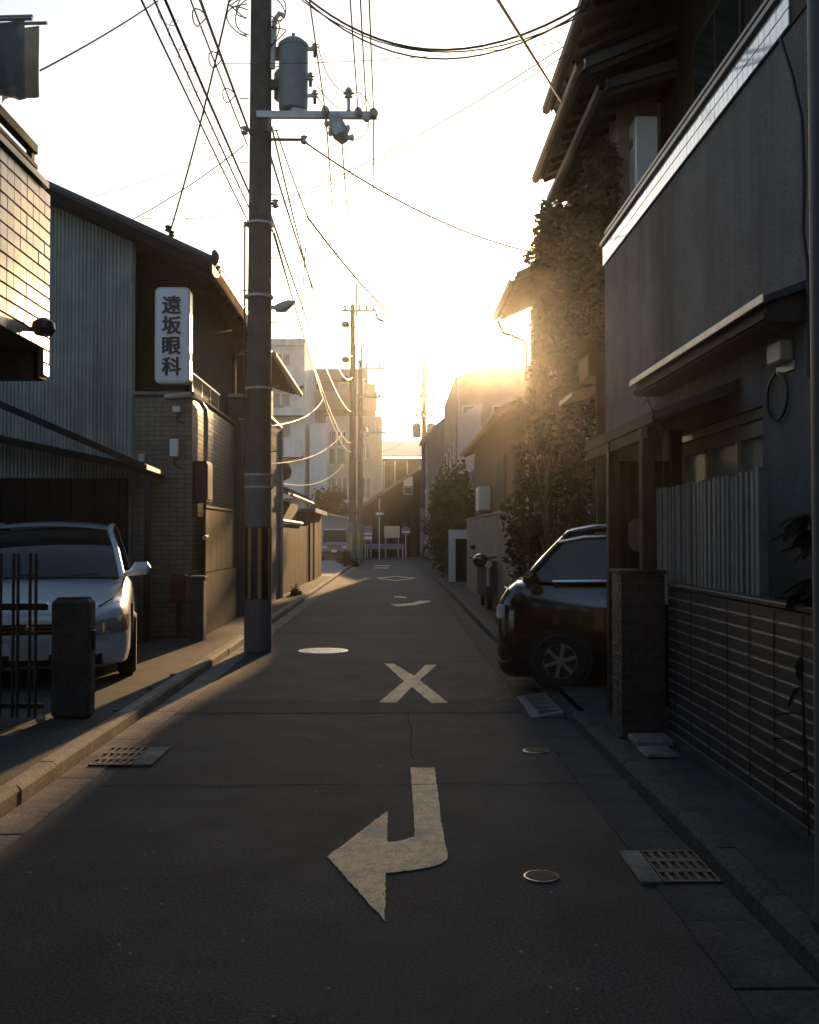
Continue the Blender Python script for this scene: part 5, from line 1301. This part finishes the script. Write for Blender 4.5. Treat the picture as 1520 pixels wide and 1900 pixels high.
# ================================================================== plants
def leafmat(key, col, col2, trans=.35):
    m = bpy.data.materials.new(key); m.use_nodes = True; n = m.node_tree
    p = n.nodes['Principled BSDF']; out = n.nodes['Material Output']
    tc = n.nodes.new('ShaderNodeTexCoord'); ns = n.nodes.new('ShaderNodeTexNoise'); ns.inputs['Scale'].default_value = 5.0
    ns.inputs['Detail'].default_value = 5
    n.links.new(tc.outputs['Object'], ns.inputs['Vector'])
    cr = n.nodes.new('ShaderNodeValToRGB'); cr.color_ramp.elements[0].position = .35; cr.color_ramp.elements[1].position = .68
    cr.color_ramp.elements[0].color = (*col, 1); cr.color_ramp.elements[1].color = (*col2, 1)
    n.links.new(ns.outputs['Fac'], cr.inputs['Fac']); n.links.new(cr.outputs['Color'], p.inputs['Base Color'])
    p.inputs['Roughness'].default_value = .65; p.inputs['Specular IOR Level'].default_value = .15
    tr = n.nodes.new('ShaderNodeBsdfTranslucent'); n.links.new(cr.outputs['Color'], tr.inputs['Color'])
    mx = n.nodes.new('ShaderNodeMixShader'); mx.inputs[0].default_value = trans
    n.links.new(p.outputs[0], mx.inputs[1]); n.links.new(tr.outputs[0], mx.inputs[2]); n.links.new(mx.outputs[0], out.inputs['Surface'])
    return m
L_IVY = leafmat('ivy_leaf', (0.010,0.013,0.007), (0.026,0.029,0.011), .12)
L_BUSH = leafmat('bush_leaf', (0.03,0.04,0.012), (0.085,0.09,0.025), .4)
L_DARK = leafmat('dark_leaf', (0.013,0.018,0.009), (0.035,0.042,0.017), .3)
M_BARK = mat('bark', (0.06,0.045,0.032), .9, var=.35, scale=20, bump=.6)
def leaves(pts, size, seed, droop=.3):
    rnd = random.Random(seed); V = []; Fc = []
    for p in pts:
        p = Vector(p); s = size*(rnd.uniform(.45,1.0) if rnd.random() < .6 else rnd.uniform(.9,1.6))
        d = Vector((rnd.gauss(0,1), rnd.gauss(0,1), rnd.gauss(-droop,.6))).normalized()
        u = d.cross(Vector((rnd.gauss(0,1),rnd.gauss(0,1),rnd.gauss(0,1)))).normalized(); n_ = d.cross(u)
        i = len(V)
        V += [p, p + d*s*.45 + u*s*.33 + n_*s*.08, p + d*s, p + d*s*.45 - u*s*.33 + n_*s*.08]
        Fc += [(i,i+1,i+2),(i,i+2,i+3)]
    me = bpy.data.meshes.new('foliage'); me.from_pydata([tuple(v) for v in V], [], Fc); return me
def blob_pts(c, r, n, seed, shell=.55):
    rnd = random.Random(seed); out = []
    while len(out) < n:
        v = Vector((rnd.gauss(0,1),rnd.gauss(0,1),rnd.gauss(0,1))).normalized()
        k = shell + (1-shell)*rnd.random()**.5
        k *= 1 + .16*math.sin(v.x*5+seed) + .14*math.sin(v.z*7+seed*2)
        out.append((c[0]+v.x*r[0]*k, c[1]+v.y*r[1]*k, c[2]+v.z*r[2]*k))
    return out
def clumps(c, r, ncl, nleaf, seed, cr=.33):
    rnd = random.Random(seed); out = []
    for k in range(ncl):
        v = Vector((rnd.gauss(0,1),rnd.gauss(0,1),rnd.gauss(0,1))).normalized()*rnd.random()**.4
        cc = (c[0]+v.x*r[0], c[1]+v.y*r[1], c[2]+v.z*r[2]); q = rnd.uniform(.6,1.3)*cr
        out += blob_pts(cc, (q*r[0]+.02,q*r[1]+.02,q*r[2]+.02), nleaf, seed*31+k, .2)
    return out
def put_leaves(pts, size, m, seed, parent, name='foliage'):
    me = leaves(pts, size, seed); me.materials.append(m); return place(me, name, parent)

# ivy over the house wall and its far corner
iv = thing('ivy_plant', (2.45,13.5,.1), 'thick dark ivy climbing the wall below the double eave', 'ivy')
rnd = random.Random(5); pts = []
while len(pts) < 24000:
    y = rnd.uniform(11.15,16.9); z = rnd.uniform(1.6,6.7)
    top = 6.15 + .25*math.sin(y*2.1) + (.25 if y > 14.2 else 0)
    if z > top: continue
    dens = .5 + .5*math.sin(y*1.7+z*.9)*math.sin(z*1.3-y*.6)
    if z < 3.3 and rnd.random() > .05+.30*dens: continue
    if 3.3 <= z < 4.3 and rnd.random() > .35+.65*dens: continue
    th = .06 + .22*(.5+.5*math.sin(y*2.3+z*1.9+1))*(.4+.6*dens) + (.12 if y > 15.2 and z > 3.6 else 0)
    pts.append((2.49 - th*rnd.random()**.6, y, z))
put_leaves(pts, .085, L_IVY, 1, iv)
rnd = random.Random(8)
for k in range(9):
    y = 11.5 + k*.6; x = 2.47
    path = [(x, y + .15*math.sin(z*1.7+k), z) for z in [.1+i*.6 for i in range(10)]]
    MB().tube(path, [.03-.002*i for i in range(10)], 6).build('stem', M_BARK, iv)
# climbing growth on the timber house corner above
iv2 = thing('ivy_plant', (2.9,12.4,4.5), 'strand of ivy hanging up the timber wall to the high eave', 'ivy')
pts = [(2.95-.22*rnd.random(), 12.85 + rnd.gauss(0,.22), rnd.uniform(4.6,7.1)) for k in range(2600)]
put_leaves(pts, .10, L_IVY, 3, iv2)
MB().tube([(2.96,12.9+.1*math.sin(i),4.5+i*.3) for i in range(9)], .02, 6).build('stem', M_BARK, iv2)

# small tree and shrubs between ivy house and car
def tree(name, base, trunk, crown, label, m, size, group=None):
    o = thing(name, base, label, 'tree' if 'tree' in name else 'shrub', group)
    for path, rr in trunk: MB().tube(path, rr, 8).build('trunk' if path is trunk[0][0] else 'limb', M_BARK, o, smooth=True)
    pts = []
    for k, (c, r, ncl, nl, cr) in enumerate(crown): pts += clumps(c, r, ncl, nl, hash(label) % 97 * 0 + len(label)*7 + k, cr)
    put_leaves(pts, size, m, len(label), o, 'crown')
    return o
b0 = (2.12,14.2,.1)
tree('small_tree', b0, [([b0,(2.14,14.2,1.2),(2.10,14.25,2.0),(2.18,14.3,2.9)], [.055,.045,.038,.02]),
     ([(2.12,14.22,1.5),(2.0,14.1,2.2),(1.9,14.0,2.9)], [.03,.02,.01]), ([(2.11,14.24,1.9),(2.25,14.0,2.5),(2.3,13.8,3.1)], [.03,.02,.01]), ([(2.1,14.2,1.2),(1.98,14.5,1.9),(1.85,14.7,2.4)], [.025,.015,.01])],
     [((2.08,14.2,2.75),(.42,.9,.75),20,45,.26), ((2.2,13.0,2.9),(.35,.9,.8),12,45,.26)], 'slim garden tree with thin crooked trunk before the plaster wall', L_DARK, .10)
tree('garden_shrub', (1.92,14.6,.1), [([(1.92,14.6,.1),(1.92,14.6,1.0)], [.05,.03])],
     [((1.93,14.6,1.35),(.33,.8,1.0),26,80,.3)], 'dense dark shrub with glossy leaves just beyond the black car', L_DARK, .085)
tree('garden_shrub', (2.2,12.3,.1), [([(2.2,12.3,.1),(2.2,12.3,1.0)], [.04,.03])],
     [((2.22,12.3,1.9),(.3,.6,.9),14,60,.28)], 'leafy shrub rising behind the roof of the black car', L_DARK, .085)
# hedge along the right kerb
hg = thing('hedge', (2.1,38,.1), 'tall rounded hedge beside the white gate frame', 'hedge')
pts = []
for k in range(11):
    y = 32.6 + k*1.15; pts += clumps((2.15+.12*math.sin(k*1.7), y, 2.0+.2*math.sin(k*2.3)), (.72,.9,1.85+.2*math.sin(k*1.3)), 26, 70, 50+k, .3)
put_leaves(pts, .15, L_BUSH, 9, hg)
for k in range(6): MB().tube([(2.2,33+k*2.2,.1),(2.2,33.1+k*2.2,1.6)], [.07,.05], 6).build('stem', M_BARK, hg)
tree('bushy_tree', (-4.6,73.5,0), [([(-4.6,73.5,0),(-4.6,73.5,3)], [.16,.1])], [((-4.7,73.5,3.6),(1.35,1.2,1.4),40,90,.33)], 'round dark green tree behind the garage and parked van', L_BUSH, .22)
tree('weed_shrub', (-2.3,50.3,.02), [([(-2.3,50.3,.02),(-2.3,50.3,.3)], [.03,.02])], [((-2.3,50.3,.3),(.5,.4,.33),18,60,.35)], 'low weeds grown round the foot of the second pole', L_DARK, .12)
tree('weed_shrub', (-2.35,24.2,.1), [([(-2.35,24.2,.1),(-2.35,24.2,.2)], [.02,.01])], [((-2.36,24.6,.16),(.1,.6,.1),14,30,.35)], 'thin weeds along the kerb by the brown plank wall', L_BUSH, .07)

# broad-leaved plant behind the dark fence, leaf by leaf
pl = thing('fatsia_plant', (2.1,4.9,.1), 'broad-leaved dark plant leaning over the fence by the steel pole', 'plant')
M_LEAF = L_DARK
lf = MB(); n = 7
rows = []
for i in range(n):
    u = i/(n-1); w = .026*math.sin(math.pi*min(1,u*1.02+.02))**.7
    rows.append([(-w, u*.17, -.03*u*u + .006), (0, u*.17, -.03*u*u), (w, u*.17, -.03*u*u + .006)])
lm = lf.grid(rows).mesh('leaf', L_DARK, True)
rnd = random.Random(21)
for (hp, stem0) in (((1495,955), (2.06,4.9,.6)), ((1500,985), (2.06,4.95,.6)), ((1505,1075), (2.06,4.9,.6)), ((1512,1100), (2.06,4.85,.6)), ((1518,1010),(2.06,4.9,.6))):
    hub = at_x(hp[0], hp[1], 1.96)
    MB().tube([(2.06,hub.y+.05,1.0),(2.02,hub.y+.02,hub.z-.1),tuple(hub)], .006, 5).build('stem', M_BARK, pl)
    for k in range(7):
        o = place(lm, 'leaf', pl, loc=hub)
        o.rotation_euler = (rnd.uniform(-.9,.1), rnd.uniform(-.4,.4), R(-20 + k*34 + rnd.uniform(-12,12)))
        s = rnd.uniform(.7,1.15); o.scale = (s,s,s)
st_ = thing('low_plant', (1.86,4.62,.1), 'thin-leaved plant poking out low in front of the fence', 'plant')
for k in range(5):
    hub = Vector((1.87,4.6,.5)); o = place(lm, 'leaf', st_, loc=(1.86,4.62+.02*k,.45+.12*k)); o.rotation_euler = (rnd.uniform(-.6,.2),0,R(40+30*k)); o.scale = (.6,.8,.8)
MB().tube([(1.87,4.62,.1),(1.865,4.64,.5),(1.86,4.68,.95)], .006, 5).build('stem', M_BARK, st_)
# litter and pebbles
for (px, py) in ((278,1278),(320,1254),(215,1320)):
    x_, y_ = gp(px, py, .1); MB().ball((x_,y_,.112), .022, 8, 6, (1.3,1,.6)).build('pebble', M_CONC, None, 'small pale pebble lying on the sunlit pavement strip', 'pebble', 'pebbles on the pavement')

rg = random.Random(3); b = MB()
for k in range(120):
    y_ = 3.0 + 12*rg.random()**1.6; x_ = rg.uniform(-1.8,1.05); s_ = rg.uniform(.002,.006)
    b.obox((x_,y_,.0055), (s_,s_*.3,0), (-s_*.2,s_*rg.uniform(.6,1.2),0), (0,0,s_*.6))
b.build('road_grit', mat('pale_grit', (0.22,0.21,0.19), .8), road, kind='stuff')

# ================================================================== the street goes on behind the camera
def plain_house(x0, x1, y0, y1, h, m, label, face):
    t = thing('street_house', ((x0+x1)/2,y0,.1), label, 'house')
    box('wall', m, x0, x1, y0, y1, .1, h, t)
    xm = (x0+x1)/2
    MB().prism([(x0-.4,y0-.3,h+.001),(x1+.4,y0-.3,h+.001),(xm,y0-.3,h+1.9)], (0,y1-y0+.6,0)).build('roof', M_ROOF, t)
    xf = x1 if face > 0 else x0
    n = max(1, int((y1-y0)/3.2))
    for k in range(n):
        y = y0 + (k+.5)*(y1-y0)/n
        for z in (1.0, 3.6):
            if z + 1.2 < h:
                w = box('window', M_ALU, xf-.03, xf+.03, y-.7, y+.7, z, z+1.1, t)
                box('pane', M_GLASS, xf-.036, xf+.036, y-.64, y+.64, z+.06, z+1.04, w)
plain_house(-9, -2.7, -9.5, 1.2, 5.6, M_DARKWOOD, 'brown timber house before the tiled building on the same side', 1)
plain_house(-9, -2.6, -22, -10, 5.8, M_LGREY, 'grey rendered house at the start of the street', 1)
plain_house(2.3, 9, -10, .9, 5.8, M_PLAS, 'plaster house adjoining the near end of the grey house', -1)
plain_house(2.2, 9, -22, -10.6, 5.5, M_WOOD, 'weathered timber house at the start of the street', -1)
plain_house(-5, 5, -34, -26, 6.0, M_LGREY, 'house closing the street behind the viewpoint', 1)
# ------------------------------------------------------------------ haze
hz = bpy.data.meshes.new('haze')
bm = bmesh.new(); bmesh.ops.create_cube(bm, size=1)
lo, hi = Vector((-140, -60, -2.0)), Vector((140, 210, 26))
for v in bm.verts:
    v.co = Vector([lo[i] + (v.co[i] + .5) * (hi[i] - lo[i]) for i in range(3)])
bm.to_mesh(hz); bm.free()
hm = bpy.data.materials.new('haze'); hm.use_nodes = True
hn = hm.node_tree; hn.nodes.clear()
ho = hn.nodes.new('ShaderNodeOutputMaterial')
hv = hn.nodes.new('ShaderNodeVolumePrincipled')
hv.inputs['Color'].default_value = (0.95, 0.93, 0.9, 1)
hv.inputs['Density'].default_value = 0.00036
hv.inputs['Anisotropy'].default_value = 0.93
hn.links.new(hv.outputs[0], ho.inputs['Volume'])
hz.materials.append(hm)
hob = bpy.data.objects.new('haze', hz); COL.objects.link(hob)
hob['kind'] = 'stuff'; hob['label'] = 'thin warm haze filling the air along the street'; hob['category'] = 'haze'
